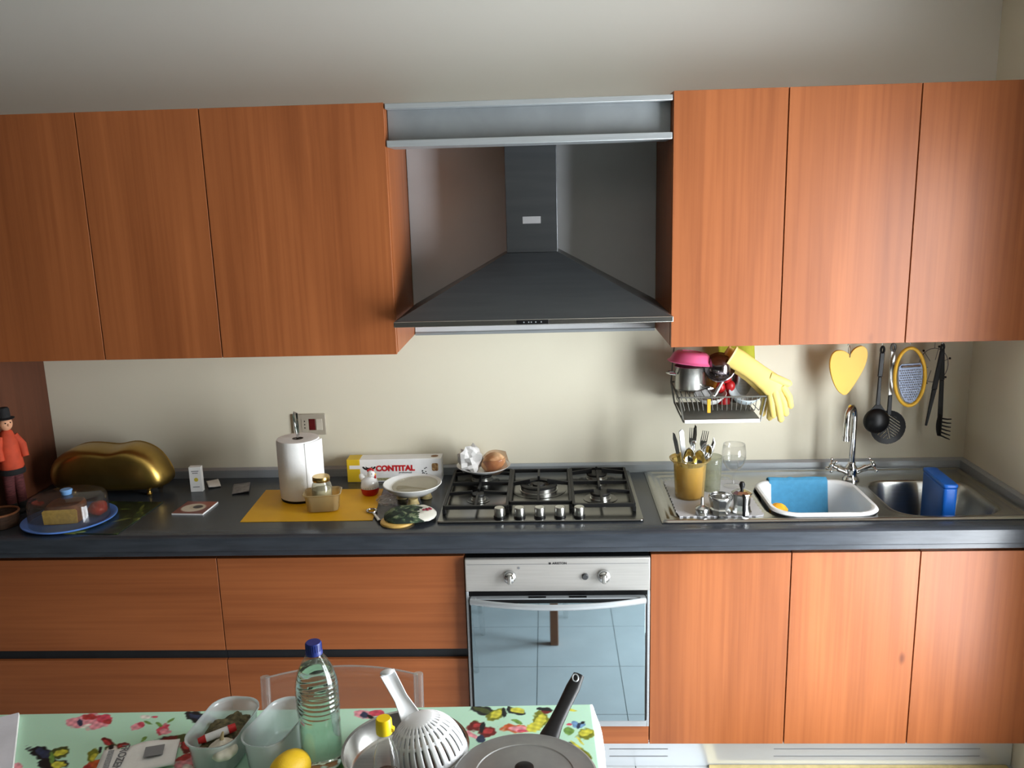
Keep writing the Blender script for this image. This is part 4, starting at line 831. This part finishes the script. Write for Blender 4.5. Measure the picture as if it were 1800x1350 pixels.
for x, z, r in ((-.016, .060, .018), (.018, .066, .018), (.003, .098, .020)): M().ball((x, -.012, z), (r, .014, r*1.15), 16, 10).build('lobe', REDP, t)
t = thing('steel_mug', 'shiny steel mug on the right of the dish rack', 'mug', (.672, -.118, 1.1965))
M().lathe([(0, 0), (.040, 0), (.042, .003), (.042, .110), (.0435, .112), (.041, .112), (.040, .006), (0, .005)], 40).build('cup', STEEL, t, ang=50)
M().tube([(.040, .0, .09), (.060, .0, .085), (.066, .0, .06), (.058, 0, .035), (.040, .0, .03)], .004, 10).build('handle', CHROME, t)
dish = [(0, 0), (.030, 0), (.036, .004), (.050, .020), (.057, .030), (.055, .031), (.046, .021), (.032, .007), (0, .006)]
for nm, lb, x, y, mt, rx, ry in (('small_dish', 'small white dish at the front centre of the rack', .552, -.176, WHITEC, 14, -4), ('small_dish', 'small bluish white dish at the front right of the rack', .668, -.186, P('bluish_ceramic', (206,220,226), .2, coat=.3), 16, 3)):
    o = M().lathe(dish, 44).build(nm, mt, loc=(x, y, 1.2115 if ry < 0 else 1.213), rot=(R(rx), R(ry), 0), ang=60); o['label'] = lb; o['category'] = 'dish'; o['group'] = 'dishes in the rack'
o = M().box(-.006, .006, -.0015, .0015, 0, .048).build('yellow_scraper', P('amber_yellow_plastic', (214,160,40), .4), loc=(.534, -.2515, 1.188), rot=(R(-4), 0, 0), bev=.001)
o['label'] = 'narrow yellow plastic stick at the front of the rack'; o['category'] = 'utensil'
# lime cloth and rubber gloves
def lime(u, v): return (.590 + .125*u + .012*v, -.085 + .01*math.sin(5*u + 2*v), 1.4455 - .115*v - .02*(1-u)*v)
o = M().grid(lime, 16, 12).build('lime_cloth', P('lime_green_cloth', (178,178,50), .8, var=.05, vs=60, bump=.2, bs=300), solid=.002, ang=80)
o['label'] = 'lime green cloth hanging behind the rubber gloves'; o['category'] = 'cloth'
def glove(label, off, tw):
    o = thing('rubber_glove', label, 'glove', off, group='rubber gloves on the rack')
    body = [(-.108, .012, .082), (-.085, .008, .068), (-.050, .002, .044), (-.015, 0, .018), (.018, -.002, -.008), (.040, -.003, -.030), (.050, -.003, -.046)]
    g = M().tube(body, [.036, .036, .034, .034, .038, .039, .028], 20, flat=.42, nrm=(0, 1, 0))
    fg = [((.022, -.034), (.030, -.085), (.038 + tw, -.128), .0125), ((.036, -.036), (.052, -.092), (.062 + tw, -.142), .0130), ((.050, -.032), (.070, -.080), (.080 + tw, -.122), .0125), ((.062, -.022), (.086, -.060), (.094 + tw, -.094), .0115)]
    for i, (a, b, c, r) in enumerate(fg):
        y = -.004 - .005*(i % 2)
        g.tube([(a[0], y, a[1]), (b[0], y - .004, b[1]), (c[0], y, c[1]), (c[0] + .002, y + .001, c[1] - .007)], [r*1.1, r, r*.88, r*.4], 12, flat=.7, nrm=(0, 1, 0))
    g.tube([(.020, -.006, .012), (.060, -.010, -.004), (.086, -.008, -.014), (.094, -.007, -.016)], [.017, .0145, .012, .005], 12, flat=.75, nrm=(0, 1, 0))
    g.build('glove_body', YELG, o, ang=80)
    cuff = M().tube([(-.111, .0125, .084), (-.106, .0118, .081)], [.0375, .0375], 20, flat=.44, nrm=(0, 1, 0)).build('cuff_edge', P('pale_yellow_rubber_%d' % int(tw*1000 + 9), (244,226,160), .6), o)
    return o
glove('pale yellow rubber glove on top, fingers drooping over the rack end', (.722, -.232, 1.297), 0)
glove('second yellow rubber glove lying behind the front one', (.706, -.190, 1.293), -.012)

# ================================================================== hanging utensils
def hook(x, y, what):
    o = M().tube([(x, y, 1.4455), (x, y, 1.43), (x, y, 1.40), (x - .001, y - .004, 1.391), (x - .002, y - .008, 1.393), (x - .002, y - .009, 1.400)], .0016, 8).build('utensil_hook', CHROME)
    o['label'] = 'thin metal hook under the wall cabinet holding the ' + what; o['category'] = 'hook'; o['group'] = 'hooks under the wall cabinets'
    return o
hpx = [(415,148),(380,125),(340,115),(300,122),(272,155),(262,215),(272,290),(300,370),(335,430),(370,460),(390,466),(415,455),(445,415),(490,340),(530,260),(550,190),(552,140),(540,105),(510,85),(480,88),(450,105),(428,130)]
hc = [((x - 407)*.000444, (275 - y)*.00046) for x, y in hpx]; hp_ = []
for k in range(len(hc)):
    p0, p1, p2, p3 = hc[k-1], hc[k], hc[(k+1) % len(hc)], hc[(k+2) % len(hc)]
    for u in (0, .33, .67):
        hp_.append(tuple(.5*(2*p1[q] + (p2[q]-p0[q])*u + (2*p0[q]-5*p1[q]+4*p2[q]-p3[q])*u*u + (3*p1[q]-p0[q]-3*p2[q]+p3[q])*u**3) for q in (0, 1)))
hp_.reverse()
t = thing('heart_board', 'yellow heart-shaped board hanging from a hook', 'board', (1.040, -.130, 1.303), rot=(0, 0, 0))
M().prism(hp_, -.006, .006, 'y').build('board', YELP, t, bev=.003, ang=60)
M().tube([(.003, -.007, .048), (.003, -.010, .056), (.003, -.009, .080), (.002, .0, .090), (.002, .009, .080), (.003, .009, .056)], .0012, 6).build('wire_loop', CHROME, t)
hook(1.039, -.122, 'yellow heart board')
def handle(m, x0, z0, x1, z1, w0, w1, y, th=.004):
    d_ = Vector((x1 - x0, 0, z1 - z0)).normalized(); n_ = Vector((-d_.z, 0, d_.x)); A = Vector((x0, y, z0)); B = Vector((x1, y, z1)); h = Vector((0, th, 0))
    return m.add([A - n_*w0 - h, A + n_*w0 - h, A + n_*w0 + h, A - n_*w0 + h, B - n_*w1 - h, B + n_*w1 - h, B + n_*w1 + h, B - n_*w1 + h], [(0,3,2,1), (4,5,6,7), (0,1,5,4), (1,2,6,5), (2,3,7,6), (3,0,4,7)])
def loop(x, z, y, rx, rz, r): return M().tube([(x + rx*math.cos(R(20*k)), y, z + rz*math.sin(R(20*k))) for k in range(18)], r, 8, True)
# ladle
t = thing('soup_ladle', 'black plastic soup ladle hanging left of the skimmer', 'ladle', (1.152, -.135, 1.3), 0)
loop(.003, .075, 0, .0055, .012, .0042).build('eye', BLACKP, t)
h_ = handle(M(), .003, .065, 0, -.02, .008, .008, 0); handle(h_, 0, -.02, -.001, -.125, .0055, .0075, 0).build('handle', BLACKP, t, bev=.002)
def lb(u, v):
    a = 2*math.pi*u; b = R(90*v); return (-.002 + .045*math.sin(b)*math.cos(a), .004 - .030*math.cos(b) + .0*v, -.182 + .045*math.sin(b)*math.sin(a))
M().grid(lb, 36, 12, True).build('bowl', BLACKP, t, solid=.002, ang=80)
M().add([(-.0075, -.003, -.120), (.0075, -.003, -.120), (.034, .002, -.155), (-.034, .002, -.155), (-.0075, .003, -.120), (.0075, .003, -.120), (.034, .006, -.155), (-.034, .006, -.155)], [(0,1,2,3), (7,6,5,4), (0,4,5,1), (1,5,6,2), (2,6,7,3), (3,7,4,0)]).build('shoulder', BLACKP, t)
hook(1.156, -.126, 'soup ladle')
# skimmer with slots
t = thing('skimmer', 'black slotted skimmer with a grey handle behind the ladle', 'skimmer', (1.2065, -.098, 1.3), 0)
loop(0, .076, 0, .007, .013, .0045).build('eye', P('grey_grip', (120,120,118), .35, .5), t)
handle(M(), 0, .064, 0, -.10, .009, .0075, 0, .003).build('handle', SATIN, t, bev=.002)
handle(M(), 0, -.095, 0, -.17, .0065, .008, 0, .004).build('neck', BLACKP, t, bev=.002)
N = 90
def sk(u, v): x, z = (u-.5)*.126, (v-.5)*.126; return (x, .008 - 2.2*(x*x + z*z), -.216 + z)
def skeep(i, j):
    x, z = ((i+.5)/N - .5)*.126, ((j+.5)/N - .5)*.126; r = math.hypot(x, z)
    if r > .0625: return False
    if r > .045: return True
    a = R(-14); xr, zr = x*math.cos(a) - z*math.sin(a), x*math.sin(a) + z*math.cos(a)
    if abs(xr) < .0016: return not (abs(zr) > .006)
    s = 1 if xr > 0 else -1; q = zr - .95*abs(xr)*-1*s*-1 if s > 0 else zr - .6*xr
    q = zr + 1.15*xr if s > 0 else zr - .55*xr
    return not ((q % .0135) < .0042 and abs(xr) > .005)
M().grid(sk, N, N, keep=skeep).build('disc', BLACKP, t, solid=.002, ang=80)
hook(1.2075, -.090, 'slotted skimmer')
# grater
t = thing('hand_grater', 'flat steel grater in a yellow oval frame hanging from a hook', 'grater', (1.258, -.130, 1.275), rot=(0, R(-3), 0))
M().tube([(.0525*math.cos(R(7.5*k)), 0, .104*math.sin(R(7.5*k))) for k in range(48)], .0062, 10, True, flat=1.0).build('frame', YELP, t, ang=80)
gp = [(-.040, .042), (-.032, .050), (.032, .050), (.040, .042), (.043, .02), (.041, -.025), (.032, -.06), (.018, -.086), (0, -.094), (-.018, -.086), (-.032, -.06), (-.041, -.025), (-.043, .02)]
M().prism(gp, -.006, -.003, 'y').build('plate', P('grater_steel', (96,102,116), .38, 1, var=.05), t, bev=.001)
M().tube([(-.032, -.0075, .040), (.032, -.0075, .040)], .0042, 8).build('plate_fold', CHROME, t)
gt = M()
for j in range(13):
    for i in range(-5, 6):
        x = i*.0072 + (.0036 if j % 2 else 0); z = .026 - j*.0088; wmax = .037 if z > -.03 else .037*(1 - ((-.03 - z)/.062)**1.6) if z > -.092 else 0
        if abs(x) < wmax: gt.ball((x, -.0062, z), (.0024, .0026, .0028), 8, 5)
gt.build('teeth', CHROME, t, kind='stuff')
hook(1.2535, -.122, 'hand grater')
# slim utensil and pasta fork
t = thing('slim_utensil', 'slim black utensil slanting left beside the pasta fork', 'utensil', (1.3605, -.135, 1.36), 0)
loop(0, .018, 0, .005, .011, .0038).build('eye', BLACKP, t)
handle(handle(M(), 0, .008, -.017, -.13, .007, .009, 0), -.017, -.13, -.036, -.262, .008, .0035, 0).build('blade', BLACKP, t, bev=.002)
hook(1.3615, -.127, 'slim black utensil')
t = thing('pasta_fork', 'black toothed pasta fork hanging nearest the right wall', 'pasta fork', (1.369, -.118, 1.36), 0)
loop(0, .018, 0, .005, .011, .0038).build('eye', BLACKP, t)
handle(handle(M(), 0, .008, .006, -.10, .007, .0085, 0), .006, -.10, .010, -.235, .007, .0085, 0).build('handle', BLACKP, t, bev=.002)
hd_ = M().grid(lambda u, v: (.013 + (.024*math.cos(R(90 + 180*u)) if True else 0)*(.55 + .45*math.sin(math.pi*v)) + .004, -.012*math.sin(math.pi*u)*math.sin(math.pi*v) - .002, -.225 - .082*v + .004*math.sin(R(180*u))), 14, 12).build('head', BLACKP, t, solid=.003, ang=80)
for k in range(6):
    z = -.240 - .0125*k; M().tube([(.014, -.004, z), (.030, -.014, z - .001 - .0012*k), (.042, -.020, z + .001 - .0025*k)], [.0032, .0028, .0018], 8).build('tooth', BLACKP, hd_)
hook(1.3700, -.110, 'pasta fork')
t = thing('wire_trivet', 'thin wire ring with small bead ends hanging behind the pasta fork', 'trivet', (1.372, -.050, 1.300), 0)
M().tube([(.052*math.cos(R(15*k)), 0, .062*math.sin(R(15*k))) for k in range(24)], .0013, 6, True).build('ring', WIRE, t)
M().tube([(0, 0, .062), (0, 0, .0905)], .0012, 6).build('hanger', WIRE, t)
for a in (20, 75, 130, 200, 250, 320):
    p = (.060*math.cos(R(a)), 0, .070*math.sin(R(a))); M().cyl((.02*math.cos(R(a)), 0, .02*math.sin(R(a))), p, .0011, n=6).build('spoke', WIRE, t); M().ball(p, .0042, 10, 8).build('bead', BLACKP, t)
hook(1.374, -.042, 'wire trivet')

# ================================================================== table, cloth, chairs, rug
TA = R(1.47); TC = Vector((.068, -1.3223, 0)); TL, TWD, TH = 1.75, .82, .750
t = thing('dining_table', 'brown wooden dining table under the floral cloth', 'table', TC, TA)
M().box(-TL, -.002, -TWD, -.002, TH - .028, TH - .001).build('tabletop', WOODL, t, bev=.003)
M().box(-TL + .05, -.05, -TWD + .05, -.05, TH - .10, TH - .0285).build('apron', WOODL, t, bev=.002)
for x in (-.085, -TL + .085):
    for y in (-.235, -TWD + .088): M().box(x - .018, x + .018, y - .018, y + .018, .0005, TH - .1005).build('leg', WOODL, t, bev=.003)
HG = .26
sx = np.concatenate([np.linspace(-TL - HG, -1.50, 30, endpoint=False), np.linspace(-1.50, 0, 700, endpoint=False), np.linspace(0, HG, 41)])
sy = np.concatenate([np.linspace(-TWD - HG, -.34, 40, endpoint=False), np.linspace(-.34, 0, 160, endpoint=False), np.linspace(0, HG, 31)])
SXg, SYg = np.meshgrid(sx, sy)
ox = np.maximum(SXg, 0) + np.maximum(-TL - SXg, 0); oy = np.maximum(SYg, 0) + np.maximum(-TWD - SYg, 0)
dr_ = np.maximum(ox, oy); e_ = np.minimum(dr_/.012, 1)
wav = .012*np.sin(SYg*17)*(ox > 0)*np.minimum(ox/.15, 1) + .010*np.sin(SXg*15 + 1)*(oy > 0)*np.minimum(oy/.15, 1)
px_ = np.clip(SXg, -TL, 0) + np.sign(SXg + TL/2)*np.where(ox > 0, .006*e_ + .13*ox + wav, 0)
py_ = np.clip(SYg, -TWD, 0) + np.sign(SYg + TWD/2)*np.where(oy > 0, .006*e_ + .10*oy + wav, 0)
pz_ = TH + .0025 - np.where(dr_ > 0, .006*e_**2, 0) - np.maximum(dr_ - .008, 0)*.985
C = np.ones(SXg.shape + (3,))*np.array((190, 232, 206), float)
ca, sa = math.cos(TA), math.sin(TA)
wx = TC.x + SXg*ca - SYg*sa; wy = TC.y + SXg*sa + SYg*ca
top = dr_ < .004
for cx, cy, a, b, c, d, k in CLOTH_PRINT:
    sel = (np.abs(wx - cx) < .09) & (np.abs(wy - cy) < .09) & top
    u = a*(wx[sel] - cx) + b*(wy[sel] - cy); v = c*(wx[sel] - cx) + d*(wy[sel] - cy)
    X1, Y1 = wx[sel], wy[sel]; rr_ = np.hypot(u + .15*np.sin(X1*170 + Y1*110) + .07*np.sin(X1*390 - Y1*300 + cx*50), v + .15*np.sin(Y1*190 - X1*130) + .07*np.sin(X1*360 + Y1*390)); al = np.clip((1 - rr_)/.2 + .5, 0, 1)[:, None]
    sh = (1 + .12*np.sin(X1*260 + Y1*150 + cx*70)*np.sin(Y1*230 - X1*110))[:, None]
    C[sel] = C[sel]*(1 - al) + np.clip(np.array(CLOTH_COLS[k], float)*sh, 0, 255)*al
# more of the same print beyond what the picture shows
g = random.Random(12)
for _ in range(160):
    cx, cy = g.uniform(-1.7, .05), g.uniform(-2.10, -1.64); k = g.choice('oyrRpPwOgBk'); rx, ry, ro = g.uniform(.012, .04), g.uniform(.008, .02), g.uniform(0, 180)
    sel = (np.abs(wx - cx) < .06) & (np.abs(wy - cy) < .06) & top
    c_, s_2 = math.cos(R(ro)), math.sin(R(ro)); u = ((wx[sel]-cx)*c_ + (wy[sel]-cy)*s_2)/rx; v = (-(wx[sel]-cx)*s_2 + (wy[sel]-cy)*c_)/ry
    al = np.clip((1 - np.hypot(u, v))/.3 + .5, 0, 1)[:, None]; C[sel] = C[sel]*(1 - al) + np.array(CLOTH_COLS[k], float)*al
C[~top] = (232, 236, 230)
for (sx_, sy_, rx, ry, k) in ((.10, -.24, .008, .010, 'R'), (.115, -.27, .006, .008, 'b'), (.15, -.25, .010, .006, 'R'), (.17, -.33, .012, .010, 'P'), (.09, -.45, .012, .010, 'O'), (.16, -.55, .012, .010, 'R'), (.10, -.70, .014, .010, 'P')):
    al = np.clip((1 - np.hypot((SXg - sx_)/rx, (SYg - sy_)/ry))/.3 + .5, 0, 1)[..., None]; C[:] = C*(1 - al) + np.array(CLOTH_COLS[k], float)*al
m = M(); m.v = list(map(tuple, np.stack([px_, py_, pz_], -1).reshape(-1, 3).tolist())); W_ = len(sx)
m.f = [(j*W_+i, j*W_+i+1, (j+1)*W_+i+1, (j+1)*W_+i) for j in range(len(sy)-1) for i in range(W_-1)]
o = m.build('tablecloth', vcol('floral_oilcloth', .38, .4), loc=TC, rot=(0, 0, TA), merge=False, ang=80)
cc = C.reshape(-1, 3)/255; ca4 = np.ones((len(cc), 4)); ca4[:, :3] = np.where(cc <= .04045, cc/12.92, ((cc + .055)/1.055)**2.4)
at = o.data.color_attributes.new('print', 'FLOAT_COLOR', 'POINT'); at.data.foreach_set('color', ca4.reshape(-1).astype(np.float32))
o['label'] = 'mint green tablecloth printed with butterflies and pink flowers'; o['category'] = 'tablecloth'
ACRYLP = clear('acrylic_post_highlight', (240,243,243), .14, (230,230,228), .03, 1.9)  # milkier than the other acrylic: post highlight put into the colour
# clear chairs (local: back of the chair at +y, seat towards -y)
def chair(label, loc, rz):
    t = thing('clear_chair', label, 'chair', loc, rz, group='clear acrylic chairs')
    def bk(u, v):
        x = -.192 + .384*u; q = abs(2*u - 1); return (x, .012 + .045*v - .028*q**2, .46 + (.302 + .012*(1 - q**2))*v)
    M().grid(bk, 30, 12).build('backrest', ACRYL, t, solid=.006, ang=70)
    M().tube([bk(k/30, 1.0) for k in range(31)], .0022, 6).build('top_edge_highlight', ACRYLE, t)  # added thin strip that carries the painted edge highlight
    for s in (-1, 1):
        M().tube([(s*.192, -.012, .44), (s*.193, .008, .60), (s*.194, .029, .765)], .0125, 8, flat=1.0).build('back_post', ACRYLP, t, ang=50)
        M().tube([(s*.192, -.012, .44), (s*.200, -.05, .20), (s*.210, -.10, .001)], [.0145, .0135, .011], 8).build('leg', ACRYL, t, ang=50)
        M().tube([(s*.185, -.385, .44), (s*.195, -.40, .20), (s*.205, -.415, .001)], [.0145, .0135, .011], 8).build('leg', ACRYL, t, ang=50)
    M().prism(rrect(-.20, .20, -.40, .0, .04, 5), .44, .455, 'z').build('seat', ACRYL, t, bev=.003)
    return t
chair('clear acrylic chair pushed in at the far side of the table', (-.552, -1.238, 0), R(2))
chair('clear acrylic chair at the near side of the table, seen mirrored in the oven', (-.10, -2.24, 0), R(188))
# rug
t = thing('floor_rug', 'woven brown rug with a pale yellow border in front of the sink', 'rug', (1.0, -.767, .0005))
M().box(-.455, .475, -.235, .232, 0, .006).build('field', P('brown_weave', (110,92,62), .9, var=.4, vs=160, bump=.5, bs=300), t, smooth=False)
bm_ = M(); bm_.box(-.49, .51, .2325, .250, 0, .008).box(-.49, .51, -.27, -.2355, 0, .008).box(-.49, -.4555, -.2355, .2325, 0, .008).box(.4755, .51, -.2355, .2325, 0, .008)
bm_.build('border', P('pale_yellow_binding', (206,186,130), .85, var=.1, vs=40), t, bev=.002)

# ================================================================== things on the table
ZTB = TH + .0030
t = thing('paper_stack', 'white folded papers at the left end of the table', 'papers', (-1.320, -1.528, ZTB), R(28.4))
M().box(-.11, .100, -.13, .13, 0, .010).build('sheets', PAPER, t, bev=.001)
M().box(-.105, .099, -.128, .128, .0103, .0115).build('top_sheet', P('bluish_paper', (222,222,232), .8), t, smooth=False)
t = thing('printed_packet', 'white paper packet printed in grey lettering on the table', 'packet', (-.925, -1.535, ZTB), R(16))
sheet(14, 10, .080, .048, .007, 15).build('packet', PAPER, t, solid=.004, off=1, ang=20)
text('lettering', 'FROZEN', .024, GREYINK, t, (-.036, 0, .0165), (0, 0, R(-96)), .0004, .0003, 1.0)
M().box(-.066, -.054, -.034, .034, .0155, .0165).build('print_band', P('pale_grey_band', (150,152,154), .6, var=.4, vs=300), t, smooth=False)
M().box(.012, .052, -.012, .024, .0155, .0165).build('grey_print', P('pale_grey_ink', (140,142,146), .6), t, smooth=False)
# plastic containers
lv = [(1.0, 1.0, .074), (1.03, 1.02, .075), (1.03, 1.02, .078), (.985, .985, .077), (.96, .96, .070), (.88, .90, .008), (.80, .84, .002)]
def box_tub(label, loc, rz, hx, hy, tilt=0):
    t = thing('plastic_container', label, 'container', loc, rot=(R(tilt), 0, rz), group='plastic containers on the table')
    tub(None, [(hx*a, hy*b, z) for a, b, z in lv], .045).build('shell', MILKP, t, solid=.0012, ang=60); return t
box_tub('milky plastic container holding dried herbs and a marker', (-.742, -1.505, ZTB), R(-6), .055, .094)
box_tub('empty milky plastic container beside the water bottle', (-.622, -1.505, ZTB + .001), R(-14), .048, .092)
o = lump((0, 0, .020), (.042, .076, .032), 41, .22, 5, 40, 26).build('dried_herbs', P('dried_olive_herbs', (62,58,40), .9, var=.4, vs=90, bump=.8, bs=160, col2=(104,96,66)), loc=(-.742, -1.495, ZTB + .012), rot=(0, 0, R(-6)), ang=30, kind='stuff')
o['label'] = 'dark olive dried herbs inside the left plastic container'; o['category'] = 'herbs'
t = thing('marker_pen', 'white marker with red cap and red end in the container', 'marker', (-.745, -1.535, ZTB + .0665), rot=(0, R(-6), R(30)))
M().cyl((-.024, 0, 0), (.024, 0, 0), .0085, n=18).build('barrel', WHITEP, t)
M().cyl((.0242, 0, 0), (.040, 0, 0), .0095, .0085, n=18).build('cap', REDP, t)
M().cyl((-.040, 0, 0), (-.0242, 0, 0), .006, .0088, n=18).build('end', REDP, t)
t = thing('garlic_bulb', 'whole white garlic bulb at the front of the herb container', 'garlic', (-.722, -1.567, ZTB + .030))
def gar(u, v):
    a = 2*math.pi*u; b = v; r = .030*math.sin(math.pi*min(1, b*1.05)**.8)*(1 + .07*abs(math.cos(4*a))) if b < .95 else .003; return (r*math.cos(a), r*math.sin(a), .052*b - .001*math.sin(9*b))
M().grid(gar, 48, 20, True).build('bulb', P('garlic_skin', (214,206,190), .6, var=.1, vs=20, vec=(3,3,.5)), t, ang=80)
M().tube([(0, 0, .046), (.002, 0, .056), (.004, .001, .063)], [.005, .0035, .002], 8).build('stalk', P('dry_stalk', (180,160,120), .8), t)
t = thing('lemon', 'yellow lemon lying on the table in front of the bottle', 'lemon', (-.566, -1.612, ZTB + .0365), R(62))
def lem(u, v):
    a = 2*math.pi*u; x = -.048 + .096*v; q = 2*v - 1; r = .0365*math.sqrt(max(0, 1 - abs(q)**2.3)); r = max(r, .006*(1 - abs(q)) ** .3 if abs(q) < 1 else 0)
    return (x, r*math.cos(a), r*math.sin(a))
M().grid(lem, 32, 26, True).build('fruit', P('lemon_peel', (240,196,40), .45, var=.06, vs=30, bump=.35, bs=400), t, ang=80)
# water bottle
t = thing('water_bottle', 'clear plastic water bottle with blue cap on the table', 'bottle', (-.516, -1.545, ZTB))
bp = [(0, .006), (.018, .004), (.034, 0), (.041, .006), (.0435, .018), (.0435, .10), (.0425, .112), (.0435, .120), (.0445, .13), (.0445, .19), (.0425, .205), (.037, .225), (.028, .243), (.018, .258), (.0145, .264), (.0140, .270)]
def bot(sc, zcut=None):
    pr_ = []
    for i in range(len(bp) - 1):
        for k in range(4):
            f_ = k/4; pr_.append((bp[i][0]*(1-f_) + bp[i+1][0]*f_, bp[i][1]*(1-f_) + bp[i+1][1]*f_))
    return pr_
BP = bot(1)
def bw(prof, sc):
    n = 56; m = M(); vs = []; fs = []
    for r, z in prof:
        for k in range(n):
            a = 2*math.pi*k/n; tw = 0
            if .118 < z < .20: tw = .0011*math.sin(2*math.pi*(z*95 + 2*k/n))*math.sin(math.pi*(z - .118)/.082)
            rr2 = max(0, r*sc + tw - (.0008 if sc < 1 else 0)); vs.append((rr2*math.cos(a), rr2*math.sin(a), z))
    for i in range(len(prof)-1):
        for k in range(n): fs.append((i*n+k, i*n+(k+1) % n, (i+1)*n+(k+1) % n, (i+1)*n+k))
    return m.add(vs, fs)
def dense(prof, dz=.0016):
    out = [prof[0]]
    for a, b in zip(prof, prof[1:]):
        n = max(1, int(abs(b[1]-a[1])/dz)); out += [(a[0] + (b[0]-a[0])*k/n, a[1] + (b[1]-a[1])*k/n) for k in range(1, n+1)]
    return out
DB = dense(BP)
bw(DB, 1.0).build('shell', clear('bottle_plastic', (236,242,238), .03, (220,228,224), .03, 1.5), t, ang=80)
WT = [(r, z + .0008) for r, z in DB if z < .232]; WT.append((0, WT[-1][1]))
bw(WT, .975).build('water', P('bottled_water', (232,244,236), 0.0, trans=1, ior=1.33, var=0), t, ang=80)
cpb = M().lathe([(.0145, .262), (.0178, .262), (.0178, .268), (.0165, .270), (.0165, .286), (.0150, .288), (0, .288)], 32).build('cap', P('dark_blue_cap', (34,50,120), .4), t, ang=40)
for k in range(24): M().box(.0163, .0172, -.0007, .0007, .2705, .2855, Matrix.Rotation(R(15*k), 4, 'Z')).build('cap_rib', P('dark_blue_rib_%d' % (k % 2), (34,50,120), .4), cpb, smooth=False)
# steel pan with colander
t = thing('wide_steel_pan', 'wide shallow stainless pan holding the white colander', 'pan', (-.332, -1.560, ZTB))
M().lathe([(0, 0), (.114, 0), (.122, .004), (.1305, .048), (.135, .052), (.1345, .0545), (.1295, .053), (.120, .010), (.112, .005), (0, .0045)], 64).build('pan', STEEL, t, ang=50)
t = thing('colander', 'white plastic ladle colander lying upside down in the steel pan', 'colander', (-.281, -1.562, ZTB + .0290), rot=(0, R(-13), 0))
def dome(u, v):
    a = 2*math.pi*u; b = R(90*v); r = .080*math.sin(b)**.92 if v > 0 else 0; return (r*math.cos(a), r*math.sin(a), .095*math.cos(b)**.9 + .002 if v < 1 else .002)
def dkeep(i, j):
    if 5 <= j < 7 or 8 <= j < 11 or 12 <= j < 18: 
        return i % 4 != 0
    return True
M().grid(dome, 120, 20, True, keep=dkeep).build('bowl', WHITEP, t, solid=.0022, ang=80)
M().lathe([(.0795, 0), (.083, 0), (.083, .006), (.0795, .006), (.0795, 0)], 60).build('rim', WHITEP, t)
def hnd(u, v):
    c0, c1 = Vector((-.022, .030, .082)), Vector((-.062, .082, .168)); p = c0.lerp(c1, v); d_ = (c1 - c0).normalized(); sd2 = Vector((d_.y, -d_.x, 0)).normalized(); up = sd2.cross(d_)
    w2 = (.024 - .011*min(1, v*2.2)) + .004*v; a = R(-80 + 160*u)
    return tuple(p + sd2*(w2*math.sin(a)) - up*(.010*math.cos(a) - .002) + Vector((0, 0, -.012*(1-v)**2)))
M().grid(hnd, 14, 18).build('handle', WHITEP, t, solid=.0025, ang=60)
M().ball((-.062, .082, .1685), (.016, .010, .006), 14, 8).build('handle_tip', WHITEP, t)
# frying pan with lid
t = thing('frying_pan', 'large grey pan with black handle pointing to the oven', 'pan', (-.078, -1.672, ZTB))
M().lathe([(0, 0), (.114, 0), (.126, .006), (.140, .050), (.143, .054), (.139, .054), (.123, .009), (.113, .005), (0, .005)], 64).build('pan', STEEL, t, ang=50)
hdl = [(.042, .128, .046), (.050, .150, .052), (.062, .180, .060), (.082, .222, .076), (.104, .262, .098), (.118, .288, .114)]
M().tube(hdl, [.022, .0215, .017, .0155, .0165, .013], 16, flat=.55, nrm=(0, -.35, 1)).build('handle', BLACKP, t, ang=60)
M().tube([(.110 + .0065*math.cos(R(30*k)), .2745 + .008*math.sin(R(30*k)), .1145 + .0045*math.sin(R(30*k))) for k in range(12)], .0018, 6, True).build('hanging_eye', ALU, t)
t = thing('pan_lid', 'flat stainless lid with black knob covering the frying pan', 'lid', (-.078, -1.672, ZTB + .0545))
M().lathe([(.1435, 0), (.146, .002), (.146, .006), (.142, .008), (.134, .007), (.100, .013), (.098, .0115), (.05, .017), (0, .018)], 72).build('disc', P('brushed_lid_steel', (160,161,160), .42, .85, var=.06, vs=20), t, solid=.001, ang=30)
M().lathe([(0, .0185), (.012, .0185), (.011, .022), (.019, .026), (.019, .031), (.014, .034), (0, .0345)], 28).build('knob', BLACKP, t, ang=50)
# dark vinegar bottle
t = thing('vinegar_bottle', 'small glass bottle with yellow cap half full of dark liquid', 'bottle', (-.334, -1.748, ZTB))
M().lathe([(0, .002), (.020, 0), (.0235, .004), (.0245, .02), (.0245, .150), (.022, .170), (.0145, .195), (.0115, .210), (.0115, .222)], 36).build('glass', GLASS, t, ang=60)
M().lathe([(0, .004), (.0195, .003), (.0228, .008), (.0232, .02), (.0232, .128), (0, .128)], 32).build('liquid', P('dark_brown_liquid', (46,28,22), .1, var=.1), t, ang=60)
M().lathe([(.0125, .214), (.0150, .214), (.0155, .220), (.0150, .240), (.013, .244), (0, .244)], 28).build('cap', P('bright_yellow_cap', (240,204,20), .4), t, ang=40)
M().prism([(.012, .216), (.019, .219), (.019, .223), (.012, .228)], -.005, .005, 'y').build('cap_tab', P('yellow_tab', (236,196,20), .4), t, smooth=False)
